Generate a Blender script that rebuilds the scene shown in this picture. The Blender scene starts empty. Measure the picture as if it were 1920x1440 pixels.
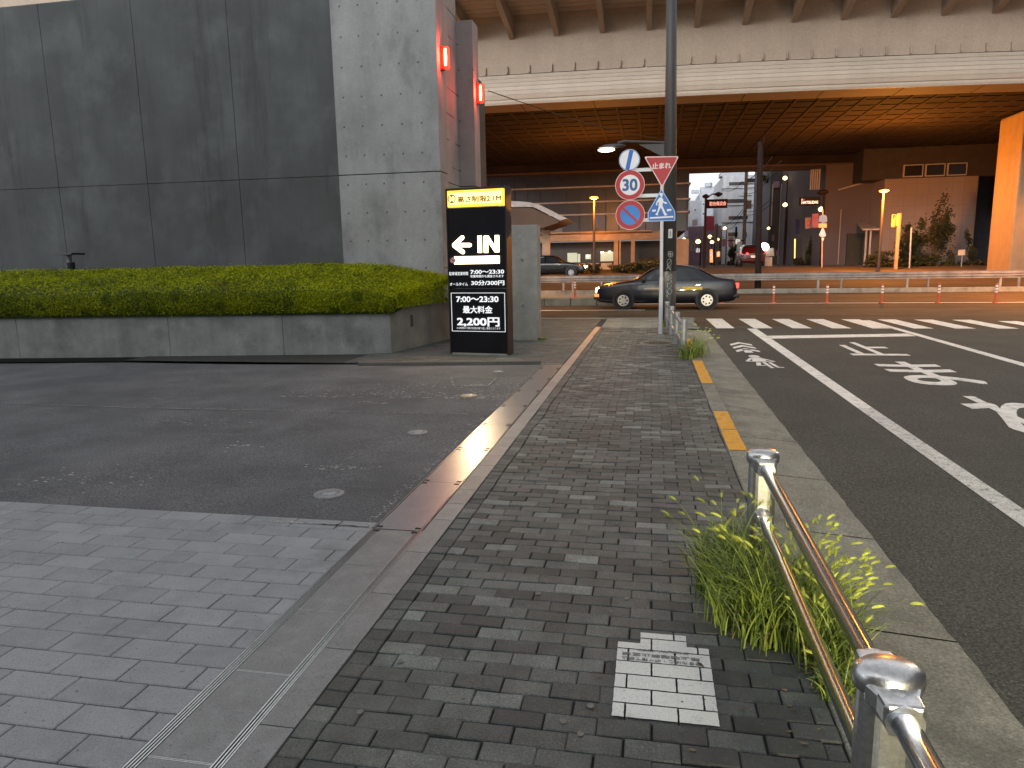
import bpy, bmesh, math, random
import numpy as np
from mathutils import Vector, Matrix
rad = math.radians
rng = random.Random(7)
sc = bpy.context.scene
# ------------------------------------------------------------------ camera
F, CAMH = 1331.0, 1.55
PITCH, ROLL, YAW = rad(9.672), rad(-0.943), rad(11.127)
cy, sy, cp, sp, cr, sr = (math.cos(YAW), math.sin(YAW), math.cos(PITCH), math.sin(PITCH), math.cos(ROLL), math.sin(ROLL))
FW = Vector((-sy*cp, cy*cp, -sp)); RT0 = Vector((cy, sy, 0)); UP0 = RT0.cross(FW)
RT = RT0*cr + UP0*sr; UP = UP0*cr - RT0*sr
cam = bpy.data.objects.new('camera', bpy.data.cameras.new('camera'))
sc.collection.objects.link(cam)
m = Matrix((RT, UP, -FW)).transposed().to_4x4(); m.translation = Vector((0, 0, CAMH))
cam.matrix_world = m
cam.data.sensor_width = 36; cam.data.lens = 36*F/1920; cam.data.clip_start = .05; cam.data.clip_end = 2000
sc.camera = cam
# ------------------------------------------------------------------ world, sun, exposure
w = bpy.data.worlds.new('World'); sc.world = w; w.use_nodes = True
nt = w.node_tree; nt.nodes.clear()
sky = nt.nodes.new('ShaderNodeTexSky'); sky.sky_type = 'NISHITA'; sky.sun_disc = False
sky.sun_elevation = rad(7); sky.sun_rotation = rad(205); sky.dust_density = 4; sky.air_density = 1.2; sky.ozone_density = 1.5
hs = nt.nodes.new('ShaderNodeHueSaturation'); hs.inputs['Saturation'].default_value = .02
bg = nt.nodes.new('ShaderNodeBackground'); bg.inputs[1].default_value = .28
out = nt.nodes.new('ShaderNodeOutputWorld')
nt.links.new(sky.outputs[0], hs.inputs['Color']); tn = nt.nodes.new('ShaderNodeVectorMath'); tn.operation = 'MULTIPLY'; tn.inputs[1].default_value = (.975, 1.0, 1.03)
nt.links.new(hs.outputs[0], tn.inputs[0]); nt.links.new(tn.outputs[0], bg.inputs[0]); nt.links.new(bg.outputs[0], out.inputs[0])
sun = bpy.data.objects.new('sun', bpy.data.lights.new('sun', 'SUN')); sc.collection.objects.link(sun)
sun.data.energy = .12; sun.data.angle = rad(40); sun.data.color = (1, .96, .92)
sun.rotation_euler = (rad(50), 0, rad(-25))
sc.view_settings.view_transform = 'Standard'; sc.view_settings.look = 'None'; sc.view_settings.gamma = 1
sc.view_settings.exposure = 1.0
sc.cycles.use_denoising = True
sc.cycles.max_bounces = 6; sc.cycles.diffuse_bounces = 3; sc.cycles.glossy_bounces = 3
sc.cycles.sample_clamp_indirect = 4
# ------------------------------------------------------------------ photo-measured points (rays from the camera to real planes)
def ray(x, y): return FW + RT*((x-960)/F) - UP*((y-720)/F)
def G(x, y, z=0.0):
    d = ray(x, y); return Vector((0, 0, CAMH)) + d*((z-CAMH)/d.z)
def A(x, y, Y):
    d = ray(x, y); return Vector((0, 0, CAMH)) + d*(Y/d.y)
def AX(x, y, X):
    d = ray(x, y); return Vector((0, 0, CAMH)) + d*(X/d.x)
# ------------------------------------------------------------------ mesh builder
class MB:
    def __init__(s): s.v = []; s.f = []; s.t = []
    def add(s, vs, fs, tone=1.0):
        n = len(s.v); s.v += [tuple(p) for p in vs]
        s.f += [tuple(i+n for i in f) for f in fs]; s.t += [tone]*len(fs); return s
    def box(s, x0, x1, y0, y1, z0, z1, tone=1.0, M=None):
        vs = [Vector(p) for p in ((x0,y0,z0),(x1,y0,z0),(x1,y1,z0),(x0,y1,z0),(x0,y0,z1),(x1,y0,z1),(x1,y1,z1),(x0,y1,z1))]
        if M: vs = [M @ p for p in vs]
        return s.add(vs, [(0,3,2,1),(4,5,6,7),(0,1,5,4),(1,2,6,5),(2,3,7,6),(3,0,4,7)], tone)
    def poly(s, pts, tone=1.0): return s.add(pts, [tuple(range(len(pts)))], tone)
    def prism(s, pts, d, tone=1.0):
        n = len(pts); d = Vector(d); a = [Vector(p) for p in pts]; b = [p+d for p in a]
        return s.add(a+b, [tuple(range(n-1,-1,-1)), tuple(range(n,2*n))]+[(i,(i+1)%n,n+(i+1)%n,n+i) for i in range(n)], tone)
    def cyl(s, p0, p1, r0, r1=None, n=16, cap=True, tone=1.0):
        r1 = r0 if r1 is None else r1; p0 = Vector(p0); p1 = Vector(p1); ax = (p1-p0).normalized()
        u = ax.orthogonal().normalized(); w_ = ax.cross(u)
        vs = [p + (u*math.cos(2*math.pi*i/n)+w_*math.sin(2*math.pi*i/n))*r for p, r in ((p0,r0),(p1,r1)) for i in range(n)]
        fs = [(i,(i+1)%n,n+(i+1)%n,n+i) for i in range(n)]
        if cap: fs += [tuple(range(n-1,-1,-1)), tuple(range(n,2*n))]
        return s.add(vs, fs, tone)
    def lathe(s, prof, c=(0,0,0), n=20, M=None, tone=1.0):
        vs = []; 
        for r, z in prof:
            for i in range(n):
                a = 2*math.pi*i/n; p = Vector((r*math.cos(a), r*math.sin(a), z))
                vs.append((M @ p if M else p)+Vector(c))
        k = len(prof); fs = [(j*n+i, j*n+(i+1)%n, (j+1)*n+(i+1)%n, (j+1)*n+i) for j in range(k-1) for i in range(n)]
        fs += [tuple(range(n-1,-1,-1)), tuple(range((k-1)*n, k*n))]
        return s.add(vs, fs, tone)
    def tube(s, pts, r, n=6):
        for a, b in zip(pts[:-1], pts[1:]): s.cyl(a, b, r, r, n, cap=True)
        return s
    def stadium(s, cx, cy_, hw, hd, z0, z1, n=10, top=None):
        pts = []
        st = hw-hd
        for k in range(n+1): a = -math.pi/2+math.pi*k/n; pts.append((cx+st+hd*math.cos(a), cy_+hd*math.sin(a)))
        for k in range(n+1): a = math.pi/2+math.pi*k/n; pts.append((cx-st+hd*math.cos(a), cy_+hd*math.sin(a)))
        return s.prism([(x,y,z0) for x,y in pts], (0,0,z1-z0))
def C(col): return (col[0], col[1], col[2], 1)
def newmat(name):
    m = bpy.data.materials.new(name); m.use_nodes = True
    n = m.node_tree.nodes; b = n['Principled BSDF']; return m, m.node_tree, b
def node(t, kind, **kw):
    n = t.nodes.new(kind)
    for k, v in kw.items(): setattr(n, k, v)
    return n
def mth(t, op, a, b=None, clamp=False):
    n = t.nodes.new('ShaderNodeMath'); n.operation = op; n.use_clamp = clamp
    for i, v in enumerate((a, b)):
        if v is None: continue
        if isinstance(v, (int, float)): n.inputs[i].default_value = v
        else: t.links.new(v, n.inputs[i])
    return n.outputs[0]
def noise(t, vec, scale, detail=4, rough=.6, sx=(1,1,1)):
    mp = node(t, 'ShaderNodeMapping'); mp.inputs['Scale'].default_value = sx; t.links.new(vec, mp.inputs[0])
    n = node(t, 'ShaderNodeTexNoise'); n.inputs['Scale'].default_value = scale; n.inputs['Detail'].default_value = detail
    n.inputs['Roughness'].default_value = rough; t.links.new(mp.outputs[0], n.inputs['Vector']); return n.outputs[0]
def ramp(t, v, lo, hi, a=0.0, b=1.0):
    n = node(t, 'ShaderNodeMapRange'); n.inputs[1].default_value = lo; n.inputs[2].default_value = hi
    n.inputs[3].default_value = a; n.inputs[4].default_value = b; t.links.new(v, n.inputs[0]); return n.outputs[0]
def mix(t, f, a, b):
    n = node(t, 'ShaderNodeMix', data_type='RGBA')
    for i, v in ((0, f), (6, a), (7, b)):
        if isinstance(v, (int, float)): n.inputs[i].default_value = v
        elif isinstance(v, (tuple, list)): n.inputs[i].default_value = C(v)
        else: t.links.new(v, n.inputs[i])
    return n.outputs[2]
def scale_col(t, col, f):
    n = node(t, 'ShaderNodeVectorMath', operation='SCALE')
    if isinstance(col, (tuple, list)): n.inputs[0].default_value = col[:3]
    else: t.links.new(col, n.inputs[0])
    if isinstance(f, (int, float)): n.inputs[3].default_value = f
    else: t.links.new(f, n.inputs[3])
    return n.outputs[0]
def mat(name, col, rough=.6, metal=0.0, var=.2, vs=2.0, grain=.15, gs=80.0, bump=0.0, bs=60.0, attr=False, streak=0.0,
        stain=None, stain_amt=0.0, stain_scale=.6, coat=0.0, geo=False, custom=None, spec=None, grain2=0.0):
    m, t, b = newmat(name)
    tc = node(t, 'ShaderNodeTexCoord'); vec = tc.outputs['Object']
    if geo: g = node(t, 'ShaderNodeNewGeometry'); vec = g.outputs['Position']
    f = ramp(t, noise(t, vec, vs), .3, .7, 1-var, 1+var)
    if grain: f = mth(t, 'MULTIPLY', f, ramp(t, noise(t, vec, gs, 2, .7), .3, .7, 1-grain, 1+grain))
    if grain2:
        f = mth(t, 'ADD', f, ramp(t, noise(t, vec, gs*.8, 1, .5), .66, .74, 0, grain2))
    if streak: f = mth(t, 'MULTIPLY', f, ramp(t, noise(t, vec, 2.2, 4, .6, (1.0,1.0,.08)), .35, .65, 1-streak, 1+streak*.6))
    if attr:
        a = node(t, 'ShaderNodeAttribute', attribute_name='tone'); f = mth(t, 'MULTIPLY', f, a.outputs['Fac'])
    c = scale_col(t, col, f)
    if stain: c = mix(t, mth(t, 'MULTIPLY', ramp(t, noise(t, vec, stain_scale, 6, .65), .52, .66), stain_amt), c, stain)
    if custom: c = custom(t, vec, c)
    t.links.new(c, b.inputs['Base Color'])
    b.inputs['Roughness'].default_value = rough; b.inputs['Metallic'].default_value = metal
    if coat: b.inputs['Coat Weight'].default_value = coat
    if spec is not None: b.inputs['Specular IOR Level'].default_value = spec
    if bump:
        bp = node(t, 'ShaderNodeBump'); bp.inputs['Strength'].default_value = bump; bp.inputs['Distance'].default_value = .01
        t.links.new(noise(t, vec, bs, 3, .65), bp.inputs['Height']); t.links.new(bp.outputs[0], b.inputs['Normal'])
    return m
def emat(name, col, strength, base=None):
    m, t, b = newmat(name)
    b.inputs['Base Color'].default_value = C(base or col); b.inputs['Emission Color'].default_value = C(col)
    b.inputs['Emission Strength'].default_value = strength; b.inputs['Roughness'].default_value = .4
    n = noise(t, node(t, 'ShaderNodeTexCoord').outputs['Object'], 30, 2); t.links.new(ramp(t, n, .3, .7, .35, .45), b.inputs['Roughness'])
    return m
def glass(name, col, rough=.08):
    m, t, b = newmat(name)
    vec = node(t, 'ShaderNodeTexCoord').outputs['Object']
    t.links.new(scale_col(t, col, ramp(t, noise(t, vec, 1.2, 2), .3, .7, .7, 1.3)), b.inputs['Base Color'])
    b.inputs['Roughness'].default_value = rough; b.inputs['Specular IOR Level'].default_value = .6; return m
# ------------------------------------------------------------------ objects
def build(name, mb, m, parent=None, smooth=False, bevel=0, sub=0, recentre=True, tone=False):
    me = bpy.data.meshes.new(name)
    v = np.array(mb.v, dtype=float); o = bpy.data.objects.new(name, me)
    if parent is None and recentre:
        c = Vector(((v[:,0].min()+v[:,0].max())/2, (v[:,1].min()+v[:,1].max())/2, v[:,2].min())); v = v-np.array(c); o.location = c
    me.from_pydata([tuple(p) for p in v], [], mb.f); me.update()
    if tone:
        a = me.attributes.new('tone', 'FLOAT', 'FACE'); a.data.foreach_set('value', mb.t)
    me.materials.append(m)
    if not tone or parent:
        bm = bmesh.new(); bm.from_mesh(me)
        if bevel == 0 and len(me.vertices) < 60000: bmesh.ops.recalc_face_normals(bm, faces=bm.faces)
        bm.to_mesh(me); bm.free()
    if bevel:
        b = o.modifiers.new('bevel', 'BEVEL'); b.width = bevel; b.segments = 2; b.limit_method = 'ANGLE'
    if sub:
        s_ = o.modifiers.new('sub', 'SUBSURF'); s_.levels = sub; s_.render_levels = sub
    if smooth: me.polygons.foreach_set('use_smooth', [True]*len(me.polygons))
    sc.collection.objects.link(o)
    if parent: o.parent = parent
    return o
def tag(o, label, cat, group=None):
    o['label'] = label; o['category'] = cat
    if group: o['group'] = group
    return o
def thing(name, label, cat, loc=(0,0,0), rz=0, group=None):
    o = bpy.data.objects.new(name, None); o.empty_display_size = .2; sc.collection.objects.link(o)
    o.location = loc; o.rotation_euler = (0,0,rz); return tag(o, label, cat, group)
def struct(o): o['kind'] = 'structure'; return o
def dup(root, loc, rz=None, label=None, scale=None):
    r = root.copy(); sc.collection.objects.link(r); r.location = loc
    if rz is not None: r.rotation_euler = (0,0,rz)
    if label: r['label'] = label
    if scale: r.scale = scale
    def rec(src, dst):
        for ch in src.children:
            c = ch.copy(); sc.collection.objects.link(c); c.parent = dst; rec(ch, c)
    rec(root, r); return r
def text_data(s, bold=0.0, shear=0.0):
    cu = bpy.data.curves.new('t', 'FONT'); cu.body = s; cu.size = 1; cu.offset = bold; cu.resolution_u = 4; cu.shear = shear
    o = bpy.data.objects.new('t', cu); sc.collection.objects.link(o); dg = bpy.context.evaluated_depsgraph_get(); dg.update()
    me = bpy.data.meshes.new_from_object(o.evaluated_get(dg)); 
    vs = [Vector(v.co) for v in me.vertices]; fs = [tuple(p.vertices) for p in me.polygons]
    bpy.data.objects.remove(o); bpy.data.curves.remove(cu); bpy.data.meshes.remove(me)
    return vs, fs
def text_mb(s, p00, pu, pv, bold=.01, mb=None, thick=0):
    """letters fitted into the parallelogram p00 + u*pu + v*pv"""
    vs, fs = text_data(s, 0); mb = mb or MB()
    x0 = min(v.x for v in vs); x1 = max(v.x for v in vs); y0 = min(v.y for v in vs); y1 = max(v.y for v in vs)
    p00, pu, pv = Vector(p00), Vector(pu), Vector(pv)
    nz = pu.cross(pv).normalized(); k = 1.6*bold
    offs = [(0,0)] if bold < .004 else [(-k,-k),(k,-k),(-k,k),(k,k),(0,0),(-k,0),(k,0)]
    for i, (ax, ay) in enumerate(offs):      # heavier strokes: shifted copies, each a hair above the last
        mb.add([p00+pu*((v.x+ax-x0+k)/(x1-x0+2*k))+pv*((v.y+ay-y0+k)/(y1-y0+2*k))+nz*(.0003*i) for v in vs], fs)
    return mb
def light(name, kind, loc, energy, col, parent=None, size=.1, spot=None, target=None, radius=None):
    l = bpy.data.lights.new(name, kind); l.energy = energy; l.color = col
    if kind in ('POINT', 'SPOT'): l.shadow_soft_size = size
    if spot: l.spot_size = rad(spot); l.spot_blend = .7
    o = bpy.data.objects.new(name, l); sc.collection.objects.link(o); o.location = loc
    if target: o.rotation_euler = (Vector(target)-Vector(loc)).to_track_quat('-Z', 'Y').to_euler()
    if parent: o.parent = parent
    return o
def wb(name, mb, m, parent, **k):
    r = parent
    while r.parent: r = r.parent
    Mi = (Matrix.Translation(r.location) @ Matrix.Rotation(r.rotation_euler.z, 4, 'Z')).inverted()
    mb.v = [tuple(Mi @ Vector(p)) for p in mb.v]
    return build(name, mb, m, parent, **k)
ZR = -.08          # road level; the pavement is 0
EX = -1.165        # left edge of the brick pavement
KI, KS = .64, .83 # kerb stone
# ================================================================== GROUND
def lot_custom(t, v, c):
    sep = node(t, 'ShaderNodeSeparateXYZ'); t.links.new(v, sep.inputs[0])
    n1 = noise(t, v, .55, 5, .7, (.6, 1.6, 1)); n2 = noise(t, v, 9, 5, .8, (.6, 1.4, 1))
    msk = mth(t, 'MULTIPLY', ramp(t, n1, .5, .66), ramp(t, n2, .5, .66))
    c = mix(t, mth(t, 'MULTIPLY', msk, .5), c, (.3, .3, .3))
    g = noise(t, v, 95, 1, .5); c = mix(t, ramp(t, g, .6, .68, 0, .7), c, (.24, .24, .25))
    p = noise(t, v, .8, 3); return mix(t, ramp(t, p, .4, .65, 0, .45), c, (.045, .047, .055))
M_lot = mat('asphalt_lot', (.108,.111,.118), .8, var=.25, vs=1.2, grain=.75, gs=75, bump=1.0, bs=90, geo=True, custom=lot_custom)
def road_custom(t, v, c):
    g = noise(t, v, 90, 2, .6); c = mix(t, ramp(t, g, .58, .68, 0, .75), c, (.22, .22, .18))
    n1 = noise(t, v, .35, 4, .6, (3, .35, 1)); return mix(t, ramp(t, n1, .45, .65, 0, .4), c, (.05, .048, .044))
M_road = mat('asphalt_road', (.058,.060,.050), .9, var=.2, vs=.9, grain=.75, gs=60, bump=1.0, bs=70, geo=True, custom=road_custom)
def brick_custom(t, v, c):     # darker patch near the painted notice and the kerb, then pale blotches
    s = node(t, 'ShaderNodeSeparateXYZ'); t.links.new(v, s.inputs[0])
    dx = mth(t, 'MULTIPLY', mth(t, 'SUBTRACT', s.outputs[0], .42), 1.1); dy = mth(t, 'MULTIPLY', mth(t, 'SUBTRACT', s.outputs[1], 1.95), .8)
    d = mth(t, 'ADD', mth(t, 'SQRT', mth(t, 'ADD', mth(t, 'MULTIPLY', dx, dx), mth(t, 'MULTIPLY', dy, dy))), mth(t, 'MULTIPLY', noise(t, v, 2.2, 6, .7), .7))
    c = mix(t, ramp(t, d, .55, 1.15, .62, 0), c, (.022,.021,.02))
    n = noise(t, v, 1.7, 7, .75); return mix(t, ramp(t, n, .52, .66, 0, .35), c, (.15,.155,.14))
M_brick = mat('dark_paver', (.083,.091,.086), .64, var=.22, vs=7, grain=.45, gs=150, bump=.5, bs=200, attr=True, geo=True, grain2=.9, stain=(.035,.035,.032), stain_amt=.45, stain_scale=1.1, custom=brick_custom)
def pit_custom(t, v, c):       # dark pits and pale clouding in the stone
    c = mix(t, ramp(t, noise(t, v, 14, 5, .7), .5, .68, 0, .35), c, (.33,.345,.36))
    c = mix(t, ramp(t, noise(t, v, 42, 3, .6), .64, .70, 0, .75), c, (.075,.08,.085))
    return mix(t, ramp(t, noise(t, v, 120, 2, .6), .62, .70, 0, .5), c, (.09,.095,.1))
M_plaza = mat('plaza_paver', (.255,.268,.282), .5, var=.12, vs=4, grain=.22, gs=140, bump=.25, bs=120, attr=True, geo=True, custom=pit_custom, stain=(.12,.125,.13), stain_amt=.35, stain_scale=2.5)
M_gran = mat('granite_border', (.205,.208,.208), .46, var=.12, vs=6, grain=.3, gs=160, bump=.25, bs=150, attr=True, geo=True, custom=pit_custom, stain=(.12,.12,.12), stain_amt=.3, stain_scale=2)
M_joint = mat('joint_sand', (.03,.029,.027), .95, grain=.4, gs=120)
M_kerb = mat('kerb_concrete', (.235,.23,.19), .85, var=.22, vs=3, grain=.35, gs=70, bump=.7, bs=90, geo=True, grain2=.6, stain=(.07,.067,.06), stain_amt=.6, stain_scale=1.3)
M_earth = mat('far_ground', (.07,.068,.063), .9)
M_line = mat('white_paint', (.82,.80,.74), .7, var=.08, vs=4, grain=.25, gs=110, bump=.4, bs=95, geo=True, stain=(.25,.245,.23), stain_amt=.5, stain_scale=9)
M_steel = None
# base ground, rising behind the cross road
mb = MB(); prof = [(-60,-.13),(37.2,-.13),(40,-.02),(46,.45),(50,.68),(56,.93),(110,1.0),(1500,1.0)]
for (a, za), (b, zb) in zip(prof[:-1], prof[1:]):
    mb.add([(-700,a,za),(700,a,za),(700,b,zb),(-700,b,zb)], [(0,1,2,3)])
struct(build('ground', mb, M_earth))
# asphalt of the side street and of the cross road (one sheet)
mb = MB(); mb.add([(1.0,-8,ZR),(40,-8,ZR),(40,18.2,ZR),(1.0,18.2,ZR)], [(0,1,2,3)])
struct(build('side_street', mb, M_road))
def xr_custom(t, v, c):
    n1 = noise(t, v, .25, 4, .6, (.2, 2, 1)); return mix(t, ramp(t, n1, .45, .65, 0, .5), c, (.045, .042, .038))
M_xroad = mat('cross_road_asphalt', (.12,.085,.055), .85, spec=.12, var=.2, vs=.9, grain=.3, gs=40, geo=True, custom=xr_custom)
KF = 19.9   # far edge of the pavement at the cross road
mb = MB(); mb.add([(-60,17.6,ZR-.004),(60,17.6,ZR-.004),(60,37.2,ZR-.004),(-60,37.2,ZR-.004)], [(0,1,2,3)])
struct(build('cross_road', mb, M_xroad))
mb = MB()
for (a, za), (b, zb) in zip(prof[2:5], prof[3:6]): mb.add([(-60,a,za+.02),(60,a,za+.02),(60,b,zb+.02),(-60,b,zb+.02)], [(0,1,2,3)])
mb.add([(2.3,56,.95),(11.5,56,.95),(13.5,140,1.02),(5.2,140,1.02)], [(0,1,2,3)])
struct(build('far_road', mb, M_xroad))
# --- brick pavement, each brick laid with a small error
def bricks(x0, x1, y0, y1, L, Wd, base_tone, spread, jit, shift=.5, gap=.0045, skip=None, light_p=.2, along='x', th=.04, fine=1.0, ztop=0.0):
    mb = MB(); row = 0; y = y0
    while y < y1-1e-6:
        x = x0 - L*((row*shift) % 1.0)
        while x < x1-1e-6:
            a, b = max(x, x0), min(x+L, x1)
            if b-a > .03 and not (skip and skip((a+b)/2, y+Wd/2)):
                g = gap*(.7+.6*rng.random())/2
                wav = .007*math.sin(x*2.3+y*1.1)*math.sin(y*.9+1)*fine
                z = ztop + wav*.0 + jit*(rng.random()-.5) ; tx = jit*1.3*(rng.random()-.5); ty = jit*1.3*(rng.random()-.5)
                dy = jit*1.2*(rng.random()-.5); dx = jit*(rng.random()-.5); c = .004
                if fine: dy += .012*math.sin(a*3.1+1.7)*math.sin(y*1.3)*max(0, 1-abs(y-7.5)/3); dx += .01*math.sin(y*4.7)*max(0, 1-abs(y-7)/3)
                xa, xb, ya, yb = a+g+dx, b-g+dx, y+g+dy, y+Wd-g+dy
                tone = base_tone*(1+spread*(rng.random()-.5)*2)
                if rng.random() < light_p: tone *= 1.7
                P = lambda xx, yy, zz: (xx, yy, zz+tx*((xx-xa)/(xb-xa)-.5)+ty*((yy-ya)/(yb-ya)-.5))
                vs = [P(xa,ya,z-.02),P(xb,ya,z-.02),P(xb,yb,z-.02),P(xa,yb,z-.02),
                      P(xa,ya,z-c),P(xb,ya,z-c),P(xb,yb,z-c),P(xa,yb,z-c),
                      P(xa+c,ya+c,z),P(xb-c,ya+c,z),P(xb-c,yb-c,z),P(xa+c,yb-c,z)]
                mb.add(vs, [(0,1,5,4),(1,2,6,5),(2,3,7,6),(3,0,4,7),(4,5,9,8),(5,6,10,9),(6,7,11,10),(7,4,8,11),(8,9,10,11)], tone)
            x += L
        y += Wd; row += 1
    return mb
MH = G(1232, 643)
mb = bricks(EX, EX+.095, -1.5, 16.9, .095, .091, 1.0, .3, .005, shift=0, gap=.005, light_p=.1)
mb2 = bricks(EX+.098, KI-.006, -1.5, 16.9, .182, .091, 1.0, .38, .006, skip=lambda x, y: (x-MH.x)**2+(y-MH.y)**2 < .30**2)
n_ = len(mb.v); mb.v += mb2.v; mb.f += [tuple(i+n_ for i in f) for f in mb2.f]; mb.t += mb2.t
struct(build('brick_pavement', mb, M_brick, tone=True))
mb = bricks(-4.9, EX-.147, 10.75, 19.9, .3, .1, .95, .3, .003, skip=None, light_p=.05)
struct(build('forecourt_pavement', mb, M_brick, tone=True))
mb = MB(); mb.add([(-1.298,-1.5,-.016),(KI,-1.5,-.016),(KI,19.9,-.016),(-1.298,19.9,-.016)], [(0,1,2,3)]); mb.add([(-9.0,10.76,-.0165),(-1.298,10.76,-.0165),(-1.298,19.9,-.0165),(-9.0,19.9,-.0165)], [(0,1,2,3)])
struct(build('pavement_bed', mb, M_joint))
mb = MB(); mb.add([(-9,19.9,-.014),(1.2,19.9,-.014),(1.2,19.93,-.1),(-9,19.93,-.1)], [(0,1,2,3)])
struct(build('pavement_edge', mb, M_kerb))
# tactile/pale strip slabs across the end of the pavement
mb = bricks(EX+.001, 1.1, 16.9, 19.6, .3, .3, 2.3, .2, .003, light_p=0)
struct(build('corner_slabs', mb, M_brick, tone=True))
mb = MB()
x = -9.0
while x < 1.15:
    mb.box(x+.004, min(x+.596, 1.15), 19.62, 19.88, -.1, .012, tone=1); x += .6
struct(build('corner_kerb', mb, M_kerb))
# flattened gum, crumbs and leaf litter on the bricks
mb = MB()
for k in range(70):
    x = EX+.05+rng.random()*1.6; y = 1.2+rng.random()**1.5*12; s_ = .006+.010*rng.random(); n = 9; a0 = rng.random()
    if -.15 < x < .3 and y < 2.9: continue
    mb.poly([(x+s_*math.cos(a0+q*2*math.pi/n)*(.8+.4*rng.random()), y+s_*math.sin(a0+q*2*math.pi/n)*(.8+.4*rng.random()), .0062) for q in range(n)])
struct(build('pavement_gum_spots', mb, mat('old_gum', (.16,.155,.14), .8, grain=.3, geo=True)))
mb = MB()
for k in range(420):
    if rng.random() < .6: x = KI-.02-abs(rng.gauss(0,.08)); y = 1.2+rng.random()*11
    else: x = EX+rng.random()*1.75; y = 1.2+rng.random()*11
    s_ = .002+.006*rng.random()**2; a0 = rng.random()*6; n = 5
    mb.poly([(x+s_*2*math.cos(a0+q*2*math.pi/n)*(.5+rng.random()), y+s_*math.sin(a0+q*2*math.pi/n)*(.5+rng.random()), .007+.003*rng.random()) for q in range(n)])
struct(build('pavement_litter', mb, mat('leaf_crumbs', (.13,.10,.06), .9, grain=.4, gs=20, geo=True)))
# --- plaza of pale stone
mb = bricks(-14.06, -1.613, -1.5, 3.80, .298, .146, 1.0, .1, .0012, shift=.5, gap=.006, light_p=0, fine=0)
struct(build('plaza_paving', mb, M_plaza, tone=True))
mb = MB(); mb.add([(-60,-8,-.02),(-9,-8,-.02),(-9,3.8,-.02),(-60,3.8,-.02)], [(0,1,2,3)]); mb.add([(-14.5,-8,-.0165),(KS,-8,-.0165),(KS,3.8,-.0165),(-14.5,3.8,-.0165)], [(0,1,2,3)])
struct(build('plaza_bed', mb, M_joint))
# --- asphalt forecourt, dipping a little away from the pavement
mb = MB(); nx, ny = 40, 20
def lot_z(x): return -.004 - .05*max(0, min(1, (-1.9-x)/4))
xs = [-1.612-(i/nx)**1.6*30 for i in range(nx+1)]
for j in range(ny+1):
    y = 3.805+(10.745-3.805)*j/ny
    for x in xs: mb.v.append((x, y, lot_z(x) + .004*math.sin(x*1.7+y)))
mb.f = [(j*(nx+1)+i+1, j*(nx+1)+i, (j+1)*(nx+1)+i, (j+1)*(nx+1)+i+1) for j in range(ny) for i in range(nx)]; mb.t = [1]*len(mb.f)
struct(build('asphalt_forecourt', mb, M_lot, smooth=True))
# --- granite border + drain
XL, XR = -1.605, -1.305
mb = MB(); y = -1.5
while y < 17:
    if y < 3.8: mb.box(-1.297, EX-.004, y+.003, min(y+.497, 16.9), -.03, .001, tone=1+.12*(rng.random()-.5)); y += .5
    else: mb.box(-1.297, EX-.004, y+.003, y+.297, -.03, .001, tone=1.15+.3*(rng.random()-.5)); y += .3
struct(build('granite_border', mb, M_gran, tone=True))
def brushed(t, v, c): return c
M_cover = mat('drain_cover_steel', (.40,.40,.42), .30, metal=.75, var=.12, vs=3, grain=.1, gs=60, bump=.12, bs=25, geo=True, stain=(.2,.18,.17), stain_amt=.35, stain_scale=3)
M_rail = mat('stainless', (.7,.7,.7), .28, metal=1.0, var=.1, vs=5, geo=True, bump=.03)
M_dark = mat('dark_gap', (.012,.012,.012), .9)
# slot drain beside the plaza: stone infill between slotted steel edges
mb = MB(); y = 3.79
ys = [3.79-.5*k for k in range(12)]
for ya in ys: mb.box(-1.568, -1.338, ya-.494, ya, -.03, .0005, tone=1+.1*(rng.random()-.5))
struct(build('drain_infill_slab', mb, M_gran, tone=True))
mb = MB(); mb.add([(-1.615,-2.3,-.012),(-1.29,-2.3,-.012),(-1.29,3.8,-.012),(-1.615,3.8,-.012)], [(0,1,2,3)])
struct(build('drain_channel', mb, M_dark))
mb = MB()
for xx in (-1.612, -1.600, -1.588, -1.576, -1.337, -1.325, -1.313, -1.3035):
    mb.box(xx, xx+.0055, -2.3, 3.795, -.01, .003)
for ya in ys:
    if ya > -1.9: mb.box(-1.568, -1.338, ya-.498, ya-.4955, -.01, .0012); mb.box(-1.568, -1.338, ya-.5035, ya-.501, -.01, .0012)
struct(build('drain_slot_edges', mb, M_rail))
# steel covers beside the asphalt
mb = MB(); y = 3.803; L_ = .928
CT = M_cover
while y < 10.6:
    y2 = min(y+L_-.004, 10.7)
    mb.box(-1.595, -1.318, y, y2, -.03, .002, tone=1)
    y += L_
struct(build('drain_cover_plates', mb, M_cover, tone=False))
mb = MB()
for xx in (-1.606, -1.312): mb.box(xx, xx+.006, 3.803, 10.72, -.03, .004)
struct(build('drain_frame', mb, M_rail))
mb = MB(); y = 3.803
while y < 10.6:
    for xx in (-1.592, -1.355):
        for q in (-.045, .02): mb.box(xx, xx+.034, y+q, y+q+.02, .0, .0042)
    y += L_
struct(build('drain_lifting_slots', mb, M_dark))
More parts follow.
